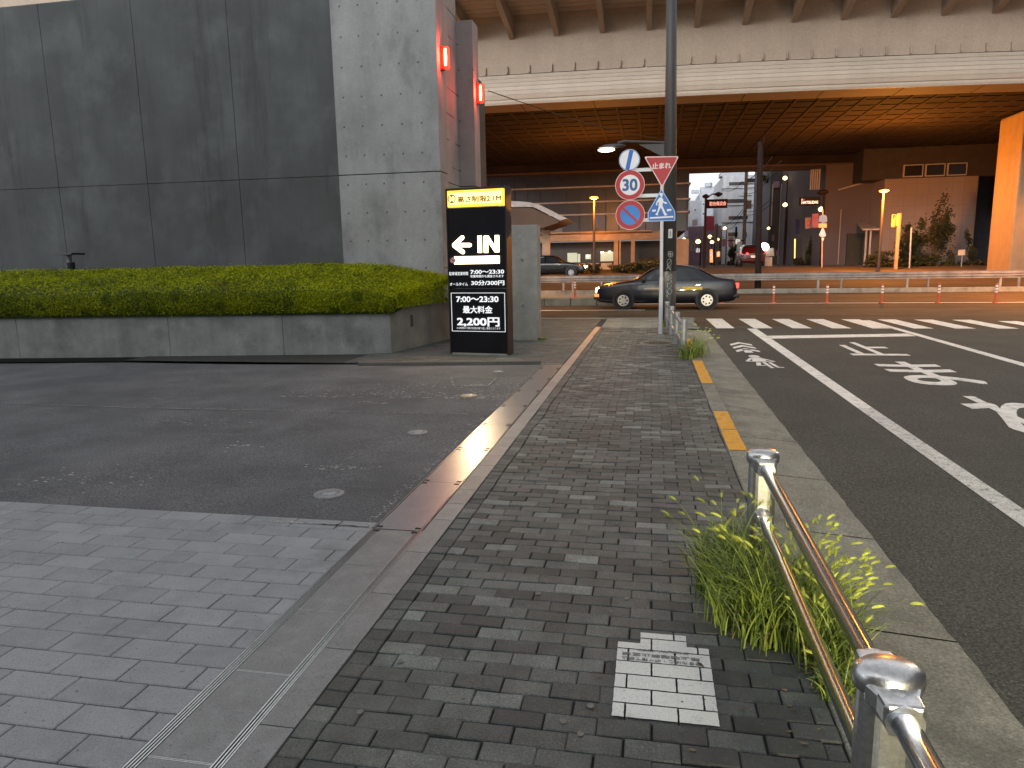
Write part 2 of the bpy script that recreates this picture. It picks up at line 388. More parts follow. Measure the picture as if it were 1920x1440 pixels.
# --- kerb stone, apron, painted stones
mb = MB(); y = -1.5; k = 0
while y < 16.4:
    mb.box(KI, KS-.03, y+.004, y+.596, -.12, .006, tone=1); y += .6
struct(build('kerb_stone', mb, M_kerb, bevel=.012))
PO = [(a.x, a.y) for a in (G(1335,631,ZR), G(1548,900,ZR), G(1720,1120,ZR))]
mb = MB(); y = -1.5; i = 0
while y < 16.0:
    y2 = y+1.15; zz = ZR+.028
    ex = lambda yy: 1.30+.004*math.sin(yy*9)+.003*math.sin(yy*31)
    n = 12
    for q in range(n):
        ya, yb = y+.006+(y2-y-.012)*q/n, y+.006+(y2-y-.012)*(q+1)/n
        mb.add([(KS-.03,ya,zz+.018),(KS-.03,yb,zz+.018),(ex(yb),yb,zz-.02),(ex(ya),ya,zz-.02),(ex(yb)+.01,yb,ZR-.01),(ex(ya)+.01,ya,ZR-.01)], [(0,3,2,1),(3,5,4,2)])
    y = y2
# rounded end towards the crossing
mb.add([(KS-.03,16.0,zz+.018),(ex(16),16.0,zz-.02),(1.1,16.9,zz-.02),(KS-.03,17.3,zz)], [(0,1,2,3)])
struct(build('gutter_apron', mb, M_kerb))
M_yel = mat('orange_paint', (.75,.36,.035), .65, var=.15, vs=5, grain=.2, gs=60, geo=True, bump=.3, stain=(.2,.15,.08), stain_amt=.5, stain_scale=5)
mb = MB()
for ya, yb in ((5.89,6.62),(6.64,7.44),(9.18,11.28),(12.9,14.5)):
    n = max(2, int((yb-ya)/.12)); pts = []
    for q in range(n+1): pts.append((KI+.004+.006*rng.random(), ya+(yb-ya)*q/n, .0095))
    for q in range(n, -1, -1): pts.append((KS-.035-.008*rng.random(), ya+(yb-ya)*q/n, .0095))
    mb.poly(pts)
struct(build('painted_kerb_mark', mb, M_yel))
# --- painted lines
zl = ZR+.004
def quad(mb, x0, x1, y0, y1, z, x0b=None, x1b=None):
    x0b = x0 if x0b is None else x0b; x1b = x1 if x1b is None else x1b
    return mb.add([(x0,y0,z),(x1,y0,z),(x1b,y1,z),(x0b,y1,z)], [(0,1,2,3)])
M_worn = mat('worn_white_line', (.62,.61,.57), .75, var=.15, vs=6, grain=.4, gs=90, bump=.6, bs=80, geo=True, stain=(.13,.13,.12), stain_amt=.75, stain_scale=22)
mb = MB(); quad(mb, 2.235, 2.365, -8, 8.2, zl, 2.24, 2.40); struct(build('worn_lane_line', mb, M_worn))
mb = MB(); quad(mb, 2.24, 2.40, 8.2, 17.6, zl, 2.245, 2.47); quad(mb, 5.33, 5.50, -8, 20.0, zl, 5.45, 5.62)
mb.add([(2.44,15.35,zl),(5.40,15.95,zl),(5.40,16.5,zl),(2.44,15.93,zl)], [(0,1,2,3)])
struct(build('lane_lines', mb, M_line))
mb = MB(); 
for k in range(13):
    x = 1.555+.872*k; yb = 20.6-.075*(x-1.5)-(.35 if k > 7 else 0)
    quad(mb, x, x+.42, 17.68, yb, zl, x-.04, x+.40)
struct(build('crosswalk_stripes', mb, M_line))
mb = MB(); mb.add([(-1.5,27.75,zl-.004),(60,27.2,zl-.004),(60,27.42,zl-.004),(-1.5,27.97,zl-.004)], [(0,1,2,3)])
mb.add([(-30,23.4,zl-.004),(-.2,24.3,zl-.004),(-.2,24.5,zl-.004),(-30,23.62,zl-.004)], [(0,1,2,3)])
struct(build('cross_road_lines', mb, M_line))
# stretched letters, farthest first
for ch, y0, y1, x0, x1 in (('止',12.75,14.75,3.36,4.26), ('ま',9.8,12.0,3.38,4.3), ('れ',6.85,9.05,3.38,4.3)):
    mb = text_mb(ch, (x0,y0,zl), (x1-x0,0,0), (0,y1-y0,0), bold=.009)
    struct(build('road_lettering', mb, M_line))
# bicycle lane marks: chevrons and a rider pictogram
mb = MB(); mx = 1.72
for k, yy in enumerate((14.45, 13.95, 13.45)):
    mb.add([(mx-.2,yy-.38,zl),(mx-.2,yy-.13,zl),(mx,yy+.22,zl),(mx+.2,yy-.13,zl),(mx+.2,yy-.38,zl),(mx,yy-.03,zl)], [(0,5,2,1),(5,4,3,2)])
quad(mb, mx-.07, mx+.07, 13.0, 13.5, zl)
struct(build('cycle_lane_mark', mb, M_line))
mb = MB(); bx, by = 1.76, 11.15
def seg(x0, y0, x1, y1, w):
    d = Vector((x1-x0, y1-y0, 0)).normalized(); n_ = Vector((-d.y, d.x, 0))*w/2
    mb.add([Vector((x0,y0,zl))-n_, Vector((x1,y1,zl))-n_, Vector((x1,y1,zl))+n_, Vector((x0,y0,zl))+n_], [(0,1,2,3)])
mb.add([(bx+.09*math.cos(a*math.pi/6)-.03, by+1.35+.17*math.sin(a*math.pi/6), zl+.001) for a in range(12)], [tuple(range(12))])
mb.add([(bx-.13,by+.75,zl),(bx+.1,by+.75,zl),(bx+.06,by+1.2,zl),(bx-.1,by+1.2,zl)], [(0,1,2,3)])
seg(bx-.22,by+.72,bx+.2,by+.72,.06); seg(bx-.22,by+.72,bx-.1,by+1.15,.06); seg(bx+.2,by+.72,bx+.06,by+1.1,.05)
seg(bx-.1,by+.3,bx-.06,by+.62,.07); seg(bx-.13,by+.27,bx-.0,by+.27,.06); seg(bx+.06,by+.0,bx+.02,by+.66,.055); seg(bx+.15,by+.1,bx+.11,by+.62,.055); seg(bx+.13,by+.08,bx+.24,by+.08,.06)
struct(build('cyclist_pictogram', mb, M_line))
# rubbed white paint on the asphalt edge and lot: chips
M_chip = mat('worn_white', (.5,.5,.49), .85, grain=.3, geo=True)
mb = MB()
def chip(x, y, s, z):
    n = rng.randint(4, 7); a0 = rng.random()*6
    mb.poly([(x+s*math.cos(a0+k*2*math.pi/n)*(.6+.8*rng.random())*1.7, y+s*math.sin(a0+k*2*math.pi/n)*(.5+.8*rng.random())*.7, z) for k in range(n)])
for k in range(260):
    x = -1.64-abs(rng.gauss(0,.3)); chip(x, 3.81+abs(rng.gauss(0,.008)), .003+.006*rng.random()**2, .0035)
for k in range(90): x = -1.7-rng.random()*5; chip(x, 3.812, .004, lot_z(x)+.012)
for k in range(420):
    y = 3.85+6.6*rng.random()**1.3; chip(-1.64-abs(rng.gauss(0,.035)), y, .002+.006*rng.random()**2, .004)
for k in range(260):
    x = -1.9-rng.random()**1.4*2.6; y = 7.9+rng.random()**2*1.0
    chip(x, y, .005+.011*rng.random()**2, lot_z(x)+.008)
for cx, cy0, s, nn in ((-2.1,8.05,.22,90),(-3.2,8.2,.3,70),(-2.4,5.0,.14,30),(-4.1,4.55,.32,60),(-4.6,6.4,.4,50),(-3.5,5.6,.2,22),(-2.0,8.9,.3,60),(-3.1,7.6,.1,22)):
    for k in range(nn):
        x = cx+rng.gauss(0,s); chip(x, cy0+rng.gauss(0,s*.45), .004+.009*rng.random()**2, lot_z(x)+.008)
struct(build('worn_paint_residue', mb, M_chip))
mb = MB()
def dash(x0, y0, x1, y1, w, p=.8, st=.05):
    L = math.hypot(x1-x0, y1-y0); n = int(L/st)
    for k in range(n):
        if rng.random() < p:
            a, b = k/n, (k+.9)/n; xa, ya, xb, yb = x0+(x1-x0)*a, y0+(y1-y0)*a, x0+(x1-x0)*b, y0+(y1-y0)*b
            dx, dy = (y1-y0)/L*w/2, -(x1-x0)/L*w/2; q = .5+.7*rng.random()
            mb.add([(xa-dx*q,ya-dy*q,lot_z(xa)+.009),(xb-dx*q,yb-dy*q,lot_z(xb)+.009),(xb+dx*q,yb+dy*q,lot_z(xb)+.009),(xa+dx*q,ya+dy*q,lot_z(xa)+.009)], [(0,1,2,3)])
dash(-1.8, 7.02, -12, 7.35, .022, .8)
R4 = [(-2.73,9.45),(-2.06,9.42),(-2.03,8.73),(-2.50,8.77)]
for a, b in zip(R4, R4[1:]+R4[:1]): dash(a[0], a[1], b[0], b[1], .03, .9, .06)
struct(build('faded_ground_line', mb, mat('faded_paint', (.22,.22,.22), .85, grain=.4, geo=True)))
# step of the raised forecourt strip under the totem and planter
mb = MB(); a, b = (-11.3,10.4), (-1.62,10.745)
mb.prism([(-4.6,10.60,-.06),(-1.65,10.70,-.02),(-1.65,10.76,-.02),(-4.6,10.80,-.06)], (0,0,.075))
struct(build('forecourt_kerb', mb, mat('grimy_kerb', (.09,.088,.08), .85, geo=True, grain=.3), bevel=.006))
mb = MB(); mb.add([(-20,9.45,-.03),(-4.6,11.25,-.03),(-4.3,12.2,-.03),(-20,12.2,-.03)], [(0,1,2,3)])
struct(build('planter_gutter', mb, mat('dark_gutter', (.012,.012,.012), .95, geo=True, spec=.1)))  # near-black strip along the foot of the planter
# median
mb = MB()
gk = A(1600,549,36)
mb.box(-60, 60, 36.0, 36.25, -.2, A(1600,540,36).z, tone=1)
struct(build('median_kerb', mb, M_kerb, bevel=.02))
mb = MB(); mb.add([(-60,36.24,.0),(60,36.24,.0),(60,37.3,.02),(-60,37.3,.02)], [(0,1,2,3)])
struct(build('median_strip', mb, M_xroad))
mb = MB(); x = -20.0
while x < -.75:
    mb.box(x+.01, min(x+.99, -.75), 27.0+.0*x, 27.3, -.1, .2, tone=1); x += 1
mb.box(-20, -.76, 27.3, 30, -.1, .19)
struct(build('median_island', mb, M_kerb, bevel=.02))
# ================================================================== CONCRETE BUILDING (left)
def holes(sx, sz, ox=0, oz=0, r=.016):
    def f(t, v, c):
        s = node(t, 'ShaderNodeSeparateXYZ'); t.links.new(v, s.inputs[0])
        jx = mth(t, 'MULTIPLY', noise(t, v, 1.3, 1), .12)
        a = mth(t, 'SUBTRACT', mth(t, 'MODULO', mth(t, 'ADD', mth(t, 'ADD', s.outputs[0], jx), 100+ox), sx), sx/2)
        b = mth(t, 'SUBTRACT', mth(t, 'MODULO', mth(t, 'ADD', s.outputs[2], 100+oz), sz), sz/2)
        d = mth(t, 'SQRT', mth(t, 'ADD', mth(t, 'MULTIPLY', a, a), mth(t, 'MULTIPLY', b, b)))
        c = mix(t, mth(t, 'MULTIPLY', ramp(t, d, r, r*1.6, 1, 0), .8), c, (.04,.04,.04))
        n = noise(t, v, 3.2, 8, .75); c = mix(t, ramp(t, n, .54, .68, 0, .5), c, (.31,.32,.32))
        n = noise(t, v, 1.1, 6, .7, (1, 1, .5)); return mix(t, ramp(t, n, .52, .7, 0, .6), c, (.10,.104,.102))
    return f
def panels_custom(t, v, c):
    n = noise(t, v, .9, 6, .6); c = mix(t, ramp(t, n, .5, .7, 0, .6), c, (.12,.13,.128))
    n = noise(t, v, 2.0, 5, .7, (1.2, 1, .12)); return mix(t, ramp(t, n, .55, .7, 0, .5), c, (.035,.035,.038))
M_conc = mat('board_concrete', (.265,.268,.262), .78, var=.16, vs=1.4, grain=.12, gs=50, streak=.1, bump=.3, bs=25, custom=holes(.42, .59, .2, .3), geo=True)
M_concb = mat('concrete_low', (.22,.225,.225), .8, var=.15, vs=2.2, grain=.15, gs=60, streak=.15, bump=.3, bs=30, geo=True, custom=holes(.55, .9, .1, .55, .02), stain=(.1,.1,.1), stain_amt=.3, stain_scale=2)
M_panel = mat('dark_concrete', (.072,.077,.077), .8, spec=.25, var=.16, vs=.8, grain=.12, gs=50, streak=.1, bump=.15, bs=20, custom=panels_custom, geo=True)
YW = 14.69; ZJ = A(826,321,YW).z
XP0, XP1 = A(635,327,YW).x, A(826,321,YW).x
t = thing('concrete_building', 'tall bare concrete building with a dark panelled wall and pale piers at its corner', 'building', (-9, YW, 0))
mb = MB(); g = .012
xs_ = [XP0-g/2, A(447,336,YW).x, A(275,342,YW).x, A(109,354,YW).x]
while xs_[-1] > -26: xs_.append(xs_[-1]-2.29)
for b, a in zip(xs_[:-1], xs_[1:]):
    mb.box(a+g/2, b-g/2, YW+.03, YW+.5, -.2, ZJ-g/2); mb.box(a+g/2, b-g/2, YW+.03, YW+.5, ZJ+g/2, 7.42)
wb('dark_wall', mb, M_panel, t)
mb = MB(); mb.box(-26, XP0-g, YW+.06, YW+.45, -.1, 7.38); mb.box(XP0+.02, XP1-.02, YW+.03, YW+.55, -.1, 9.3); wb('wall_joint', mb, M_dark, t)
mb = MB(); mb.box(XP0, XP1, YW, YW+.58, -.2, ZJ-.008); mb.box(XP0, XP1, YW, YW+.58, ZJ+.008, 9.5); wb('front_pier', mb, M_conc, t, bevel=.01)
XR0 = -4.73; YR = 17.75
mb = MB(); mb.box(XR0-.4, XR0, YW+.585, YR, -.2, ZJ-.008); mb.box(XR0-.4, XR0, YW+.585, YR, ZJ+.008, 8.4)
wb('return_wall', mb, M_conc, t)
zt = A(890,36,YR).z
xr = A(889,200,YR).x
mb = MB(); mb.box(XR0-.4, xr, YR+.003, YR+.55, -.2, ZJ-.008); mb.box(XR0-.4, xr, YR+.003, YR+.55, ZJ+.008, zt); wb('rear_pier', mb, M_conc, t, bevel=.012)
mb = MB(); mb.box(XR0-3, XR0-.45, YW+.6, YW+8, -.1, 7.0); wb('inner_block', mb, M_panel, t)
# red warning lamps on the pier ends
M_red = emat('red_lamp', (1.0,.03,.015), 1.6, (.6,.02,.01)); M_redcore = emat('red_lamp_core', (1.0,.62,.2), 3)
M_redhouse = mat('red_lamp_housing', (.5,.03,.02), .4)
def redlamp(x, y, z, h, label):
    l = thing('warning_lamp', label, 'lamp', (x, y, z), 0, 'red warning lamps on the piers')
    mb = MB(); mb.box(0, .07, -.08, .08, 0, h); build('housing', mb, M_redhouse, l, bevel=.012)
    mb = MB(); mb.box(.07, .17, -.075, .075, .02, h-.02); mb2 = build('red_lens', mb, M_red, l, bevel=.03)
    mb = MB(); mb.box(.085, .14, -.0795, -.06, .06, h-.06); build('lamp_tube', mb, M_redcore, l, bevel=.02)
    light('lamp_glow', 'POINT', (.2, -.16, h/2), 24, (1,.06,.03), l, .08)
L1 = A(826,132,YW+.3); redlamp(XP1, YW+.3, L1.z, A(826,87,YW+.3).z-L1.z, 'upper red glowing wall lamp on the edge of the front concrete pier')
L2 = A(898,195,YR+.3); redlamp(xr, YR+.3, L2.z, A(898,156,YR+.3).z-L2.z, 'lower red glowing wall lamp on the end of the rear concrete pier')
# wire from the rear lamp under the viaduct
p0 = A(915,170,YR+.3); p1 = A(1248,262,30)
mb = MB(); pts = []
for k in range(17):
    q = k/16; p = p0.lerp(p1, q); p.z -= .5*math.sin(math.pi*q)*.3; pts.append(p)
mb.tube(pts, .012, 5)
tag(build('overhead_wire', mb, mat('black_wire', (.02,.02,.02), .6)), 'thin black wire slung from the rear red lamp to the dark utility pole', 'wire')
# ================================================================== PLANTER + HEDGE
M_plant = mat('planter_concrete', (.24,.247,.24), .85, var=.2, vs=2.5, grain=.15, gs=60, streak=.22, bump=.4, bs=35, geo=True, stain=(.09,.09,.085), stain_amt=.55, stain_scale=1.1)
C0 = G(734,662); C1 = G(0,669); Ci = G(812,643)
C0 = Vector((C0.x, C0.y, 0)); d = (Vector((C1.x, C1.y, 0))-C0); CL = C0 + d*1.6; Ci = Vector((Ci.x, Ci.y, 0)); 
ZP = A(735,572,C0.y).z
t = thing('concrete_planter', 'long low concrete planter holding the clipped hedge beside the asphalt', 'planter', C0)
mb = MB(); dn = d.normalized(); nn = Vector((-dn.y, dn.x, 0)); nn = nn if nn.y > 0 else -nn
L_ = (CL-C0).length; s0 = 0.0; k = 0
cuts = [0, (G(605,662)-C0).length if False else 1.95, 4.05, 6.9, 9.2, 11.5, 14]
for a, b in zip(cuts[:-1], cuts[1:]):
    p, q = C0+dn*(a+(.004 if a else 0)), C0+dn*(b-.004)
    mb.prism([p-Vector((0,0,.15)), q-Vector((0,0,.15)), q+nn*.2-Vector((0,0,.15)), p+nn*.2-Vector((0,0,.15))], (0,0,ZP+.15))
wb('front_wall', mb, M_plant, t)
mb = MB(); e = (Ci-C0).normalized(); en = Vector((-e.y, e.x, 0)); en = en if en.x < 0 else -en
far = C0+e*3.6
mb.prism([C0+e*.003+dn*.003-Vector((0,0,.1)), far-Vector((0,0,.1)), far+en*.2-Vector((0,0,.1)), C0+nn*.203+en*.2-Vector((0,0,.1))], (0,0,ZP+.098))
wb('side_wall', mb, mat('planter_side_concrete', (.19,.185,.16), .85, var=.2, vs=2.5, grain=.15, gs=60, bump=.4, bs=35, geo=True), t)
mb = MB(); q = A(764,610,C0.y+.5); pc = C0+e*.75-en*.0
mb.prism([pc+Vector((0,0,.40)), pc+e*.1+Vector((0,0,.40)), pc+e*.1+Vector((0,0,.62)), pc+Vector((0,0,.62))], -en*.006)
wb('cover_plate', mb, M_panel, t)
# hedge: displaced mound + leaves
def hedge_h(s, u):
    """s: metres left of the right end, u: 0 front lip .. 1 back"""
    end = 1-max(0, 1-s/2.2)**2.2*.42
    rise = .30 + (.44*min(1, u*1.05)**.75)
    lump = .012*math.sin(s*1.9+u*3)+.009*math.sin(s*4.3-u*5)+.005*math.sin(s*9.7+2)
    crest = 1-.06*max(0, 1-abs(s-3)/9)*-1
    return ZP-.05 + rise*end*crest + lump*end
e_ = (Ci-C0).normalized(); HS = e_/e_.dot(nn) - nn     # follow the slanting side wall
def hedge_pt(s, u, out=0.0):
    back = 2.55; off = -.06+u*back
    right = C0 - dn*.0
    p = C0 + dn*(s-.1) + nn*off + HS*off
    if s < .9: p += nn*.0
    return Vector((p.x, p.y, hedge_h(s, u)))
M_hbase = mat('hedge_core', (.03,.05,.008), .95, grain=.4, gs=60)
M_leaf, tl, bl = newmat('hedge_leaves')
a_ = node(tl, 'ShaderNodeAttribute', attribute_name='tone')
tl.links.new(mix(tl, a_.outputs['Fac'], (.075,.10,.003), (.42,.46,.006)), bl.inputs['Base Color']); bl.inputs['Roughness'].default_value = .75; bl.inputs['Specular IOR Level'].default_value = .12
bl.inputs['Subsurface Weight'].default_value = 0
t = thing('hedge', 'clipped bright green hedge filling the long concrete planter', 'hedge', (C0.x-5, C0.y+1, ZP))
mb = MB(); NS, NU = 90, 14
LN = 15.0
for i in range(NS+1):
    s = LN*(i/NS)**1.3
    for j in range(-2, NU+1):
        if j < 0:
            p = hedge_pt(s, 0); p.z = ZP-.12 + (p.z-ZP+.12)*(.5 if j == -1 else 0); p -= nn*(.05 if j == -1 else -.02)
        else: p = hedge_pt(s, j/NU)
        p.z -= .03
        mb.v.append(tuple(p))
R_ = NU+3
mb.f = [(i*R_+j, i*R_+j+1, (i+1)*R_+j+1, (i+1)*R_+j) for i in range(NS) for j in range(R_-1)]+[tuple(range(R_))]; mb.t = [1]*len(mb.f)
wb('hedge_body', mb, M_hbase, t, smooth=True)
nr = np.random.default_rng(3); N = 150000
vs = []; tn = []
S = LN*(nr.random(N)**1.45)*.93; U = nr.random(N); K = nr.random(N)
for k in range(N):
    s, u = float(S[k]), float(U[k]); kk = K[k]
    if kk < .26:   # front face
        p = hedge_pt(s, 0); h = p.z-(ZP-.10); z = ZP-.10+h*u; bul = .07*math.sin(math.pi*min(1, u))
        p = Vector((p.x, p.y, z)) - nn*(bul+.02); nrm = -nn
        if nr.random() < .05: p.z -= .05*nr.random()
    elif kk < .31: # right end
        p = hedge_pt(0, u); h = p.z-(ZP-.05); p.z = ZP-.05+h*nr.random(); p -= dn*(.05*nr.random()+.02); nrm = -dn
    else:
        p = hedge_pt(s, u); nrm = Vector((0,0,1))
    p = p + Vector(nr.normal(0, .012, 3)); 
    sz = .011+.009*nr.random()
    if nr.random() < .012: p = p+nrm*(.02+.05*nr.random()); sz *= 1.5
    a = Vector(nr.normal(0, 1, 3)); a = (a - nrm*a.dot(nrm)*.55).normalized()
    b = a.cross(nrm+Vector(nr.normal(0,.5,3))).normalized()
    vs += [p-a*sz, p+b*sz*.5, p+a*sz, p-b*sz*.5]
    cl = (.10 if kk < .26 else .85)+.2*math.sin(p.x*2.1+1)*math.sin(p.y*3.3)+.12*math.sin(p.x*5.1)  # shade painted into the tone: front leaves dark, top and end leaves bright
    gap_shade = math.sin(p.x*7.3+p.y*3)*math.sin(p.x*2.9-p.y*6.1+p.z*9); tn.append(min(1, max(0, cl*.6+.55*nr.random()-.1-(.35 if gap_shade > .72 else 0))))  # leaf clusters darkened as painted shade in gaps
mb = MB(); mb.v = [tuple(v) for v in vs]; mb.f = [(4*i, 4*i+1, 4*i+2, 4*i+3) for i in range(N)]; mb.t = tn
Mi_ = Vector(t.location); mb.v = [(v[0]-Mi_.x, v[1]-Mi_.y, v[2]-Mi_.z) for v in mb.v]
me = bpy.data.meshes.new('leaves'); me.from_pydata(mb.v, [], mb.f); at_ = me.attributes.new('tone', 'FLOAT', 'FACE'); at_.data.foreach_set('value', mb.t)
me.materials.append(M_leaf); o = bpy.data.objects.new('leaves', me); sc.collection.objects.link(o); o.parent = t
# flat-topped black light fitting behind the hedge
p = A(131,495,13.9); M_blk = mat('black_metal', (.02,.021,.023), .45, bump=.1)
t = thing('garden_light', 'black flat-topped bollard light poking up behind the hedge', 'bollard light', (p.x, p.y, .9))
zt_ = A(131,478,13.9).z-.9; zb_ = A(131,492,13.9).z-.9
mb = MB(); mb.cyl((0,0,0),(0,0,zb_),.10,n=20); build('post', mb, M_blk, t)
mb = MB(); mb.cyl((0,0,zb_),(0,0,zt_),.05,n=12); build('neck', mb, M_conc, t)
mb = MB(); mb.box(-.25,.25,-.2,.2,zt_,zt_+.04); build('cap', mb, M_blk, t, bevel=.005)
# ================================================================== PARKING TOTEM
BL, BR = G(845,664), G(953,667); ang = math.atan2(BR.y-BL.y, BR.x-BL.x); Wt = (BR-BL).length
cT = (BL+BR)/2; ZT = A(834,354,BL.y).z
t = thing('parking_sign', 'tall black illuminated car park sign with a yellow height limit header and IN arrow', 'parking sign', (cT.x, cT.y, 0), ang)
ux = Vector((math.cos(ang), math.sin(ang), 0)); nrm_ = Vector((math.sin(ang), -math.cos(ang), 0))
def TU(px, py):   # photo point -> local point on the sign's front plane
    r = ray(px, py); o_ = Vector((0,0,CAMH)); k = (Vector((cT.x,cT.y,0))-o_).dot(nrm_)/r.dot(nrm_); p = o_+r*k
    return (p-Vector((cT.x,cT.y,0))).dot(ux), p.z
u0, u1 = -Wt/2, Wt/2; TD = .26
M_tb = mat('sign_black', (.009,.009,.012), .35, var=.2, bump=.02, spec=.15)
M_frame = mat('sign_frame', (.02,.018,.018), .45, spec=.25)
zg = TU(900,541)[1]; zh0 = TU(838,389)[1]
mb = MB(); mb.box(u0+.015, u1-.015, .008, TD, .03, zg-.006); mb.box(u0+.015, u1-.015, .008, TD, zg+.006, zh0-.02); build('body', mb, M_tb, t, bevel=.004)
mb = MB(); mb.box(u0+.03, u1-.03, .012, TD-.02, 0, .03); build('plinth', mb, M_conc, t)
mb = MB()
for a in (u0-.006, u1-.014): mb.box(a, a+.02, -.004, TD+.004, .01, ZT)
mb.box(u0+.014, u1-.014, -.002, TD, ZT-.03, ZT)
build('frame', mb, M_frame, t, bevel=.003)
mb = MB(); h0, h1 = TU(837,388), TU(944,356)
M_hdr = emat('yellow_lightbox', (1.0,.58,.05), .8)
mb.box(u0+.03, h1[0], -.006, .1, zh0+.0, ZT-.04); build('header_panel', mb, M_hdr, t, bevel=.003)
M_hdrglow = emat('header_bright', (1.0,.78,.25), 1.0)
mb = MB(); mb.box(u0+.06, h1[0]-.03, -.0085, -.006, zh0+.04, ZT-.075); build('header_face', mb, M_hdrglow, t)
M_hdrt = mat('brown_lettering', (.23,.055,.005), .5)
def ttext(name, s, x0, y0, x1, y1, m, bold=.012, off=.011):
    a, b = TU(x0, y1), TU(x1, y0); mb = text_mb(s, (a[0], -off, a[1]), (b[0]-a[0],0,0), (0,0,b[1]-a[1]), bold=bold)
    return build(name, mb, m, t)
ttext('header_lettering', '高さ制限2.1M', 858, 364.5, 940, 380.5, M_hdrt, .016)
mb = MB(); cx, cz = TU(847.5, 373); 
def ring(mb, cx, cz, r0, r1, y, a0=0, a1=360, n=28):
    pts = []
    for k in range(n):
        a, b = rad(a0+(a1-a0)*k/n), rad(a0+(a1-a0)*(k+1)/n)
        mb.add([(cx+r0*math.cos(a),y,cz+r0*math.sin(a)),(cx+r1*math.cos(a),y,cz+r1*math.sin(a)),(cx+r1*math.cos(b),y,cz+r1*math.sin(b)),(cx+r0*math.cos(b),y,cz+r0*math.sin(b))], [(0,1,2,3)])
ring(mb, cx, cz, .056, .072, -.011)
mb.poly([(cx-.025,-.0112,cz+.055),(cx+.025,-.0112,cz+.055),(cx,-.0112,cz+.02)]); mb.poly([(cx-.025,-.0112,cz-.055),(cx,-.0112,cz-.02),(cx+.025,-.0112,cz-.055)])
text_mb('2.1m', (cx-.045,-.0113,cz-.014), (.085,0,0), (0,0,.028), .02, mb)
build('header_symbol', mb, M_hdrt, t)
M_in = emat('lit_white', (1.0,.80,.5), 2.6)
light('sign_glow', 'SPOT', (0, -.25, TU(900,470)[1]), 45, (1.0,.70,.38), t, .02, 150, (0,-3,0))
# IN letters and arrow as raised lit shapes
def lpoly(pts, mb, y=-.012):
    loc = [TU(*p) for p in pts]; mb.prism([(a, y, b) for a, b in loc], (0, .01, 0)); return mb
def caps(mb, p, q, w_, y=-.012):
    a, b = Vector((TU(*p)[0], 0, TU(*p)[1])), Vector((TU(*q)[0], 0, TU(*q)[1])); dd = (b-a).normalized(); n2 = Vector((-dd.z, 0, dd.x))*w_/2
    pts = []
    for k in range(9): th = math.pi*k/8; pts.append(b+n2*math.cos(th)+dd*(w_/2)*math.sin(th))
    for k in range(9): th = math.pi+math.pi*k/8; pts.append(a+n2*math.cos(th)+dd*(w_/2)*math.sin(th))
    mb.prism([(v.x, y, v.z) for v in pts], (0,.01,0))
mb = MB(); caps(mb, (853,459.5), (881,459.5), .066); caps(mb, (852,459.5), (867,445.5), .07, -.0122); caps(mb, (852,460.5), (868,472.5), .07, -.0124)
build('arrow', mb, M_in, t)
mb = MB(); lpoly([(895.5,442),(903.5,442),(904,474),(896,474)], mb)
lpoly([(907.5,442),(916,442),(928,461),(928,441),(936,441),(936.5,473),(928,473),(915.5,454),(915.5,474),(907.5,474)], mb)
build('in_lettering', mb, M_in, t, bevel=.004)
mb = MB(); lpoly([(852,481),(937,479.5),(937,494),(852,495.5)], mb); build('lit_bar', mb, M_in, t, bevel=.004)
mb = MB(); cx, cz = TU(849.5, 488); mb.prism([(cx+.052*math.cos(a*math.pi/12), -.016, cz+.052*math.sin(a*math.pi/12)) for a in range(24)], (0,.004,0)); ns = build('no_entry_symbol', mb, mat('pale_pink', (.6,.4,.38), .5), t)
mb = MB(); ring(mb, cx, cz, .04, .052, -.0175); caps(mb, (846.5,485.5), (852.5,490.5), .014, -.0178); mb.box(cx-.02, cx+.02, -.018, -.017, cz-.012, cz+.014); build('symbol_ring', mb, mat('dark_red', (.3,.06,.06), .5), t)
M_wt = emat('white_lettering', (.9,.95,1.0), .28, (.8,.8,.8))
ttext('lettering', '駐車場営業時間', 843, 509.5, 878, 516.5, M_wt, .006); ttext('lettering', '7:00〜23:30', 882.5, 505.5, 945.5, 513.6, M_wt, .016)
ttext('lettering', '営業時間外も課金されます', 882.5, 514.8, 945, 520.6, M_wt, .006); ttext('lettering', 'オールタイム', 844, 529.5, 877.5, 535.8, M_wt, .01)
ttext('lettering', '30分/300円', 884, 525.3, 946, 535.2, M_wt, .014); ttext('lettering', '7:00〜23:30', 856, 555.5, 935, 566.3, M_wt, .018)
ttext('lettering', '最大料金', 868.5, 573.5, 923.5, 587.3, M_wt, .014); ttext('lettering', '2,200円', 857.5, 595, 937, 612, M_wt, .02)
ttext('lettering', '※12時間まで最大料金は繰り返し適用となります', 857, 613.6, 939, 616.8, M_wt, .0)
mb = MB(); a, b = TU(845.5,549), TU(946.5,549)[0]; c_ = TU(848.5,621)
x0, x1, z1, z0 = a[0], b, a[1], c_[1]; q = .008
mb.box(x0,x1,-.0012+.001,.009,z1-q,z1); mb.box(x0,x1,-.0002,.009,z0,z0+q); mb.box(x0,x0+q,-.0003,.009,z0+q,z1-q); mb.box(x1-q,x1,-.0003,.009,z0+q,z1-q)
mb.v = [(v[0], v[1]-.004, v[2]) for v in mb.v]
build('border_line', mb, M_wt, t)
# ================================================================== LOW WALL BESIDE THE TOTEM
a = G(1009,638); b = G(1019,634); zt_ = A(1008,421,a.y).z
mb = MB(); mb.box(a.x-1.5, a.x, a.y, a.y+.42, -.02, zt_)
tag(build('low_concrete_wall', mb, M_concb, bevel=.008), 'short freestanding concrete wall just right of the black parking sign', 'wall')
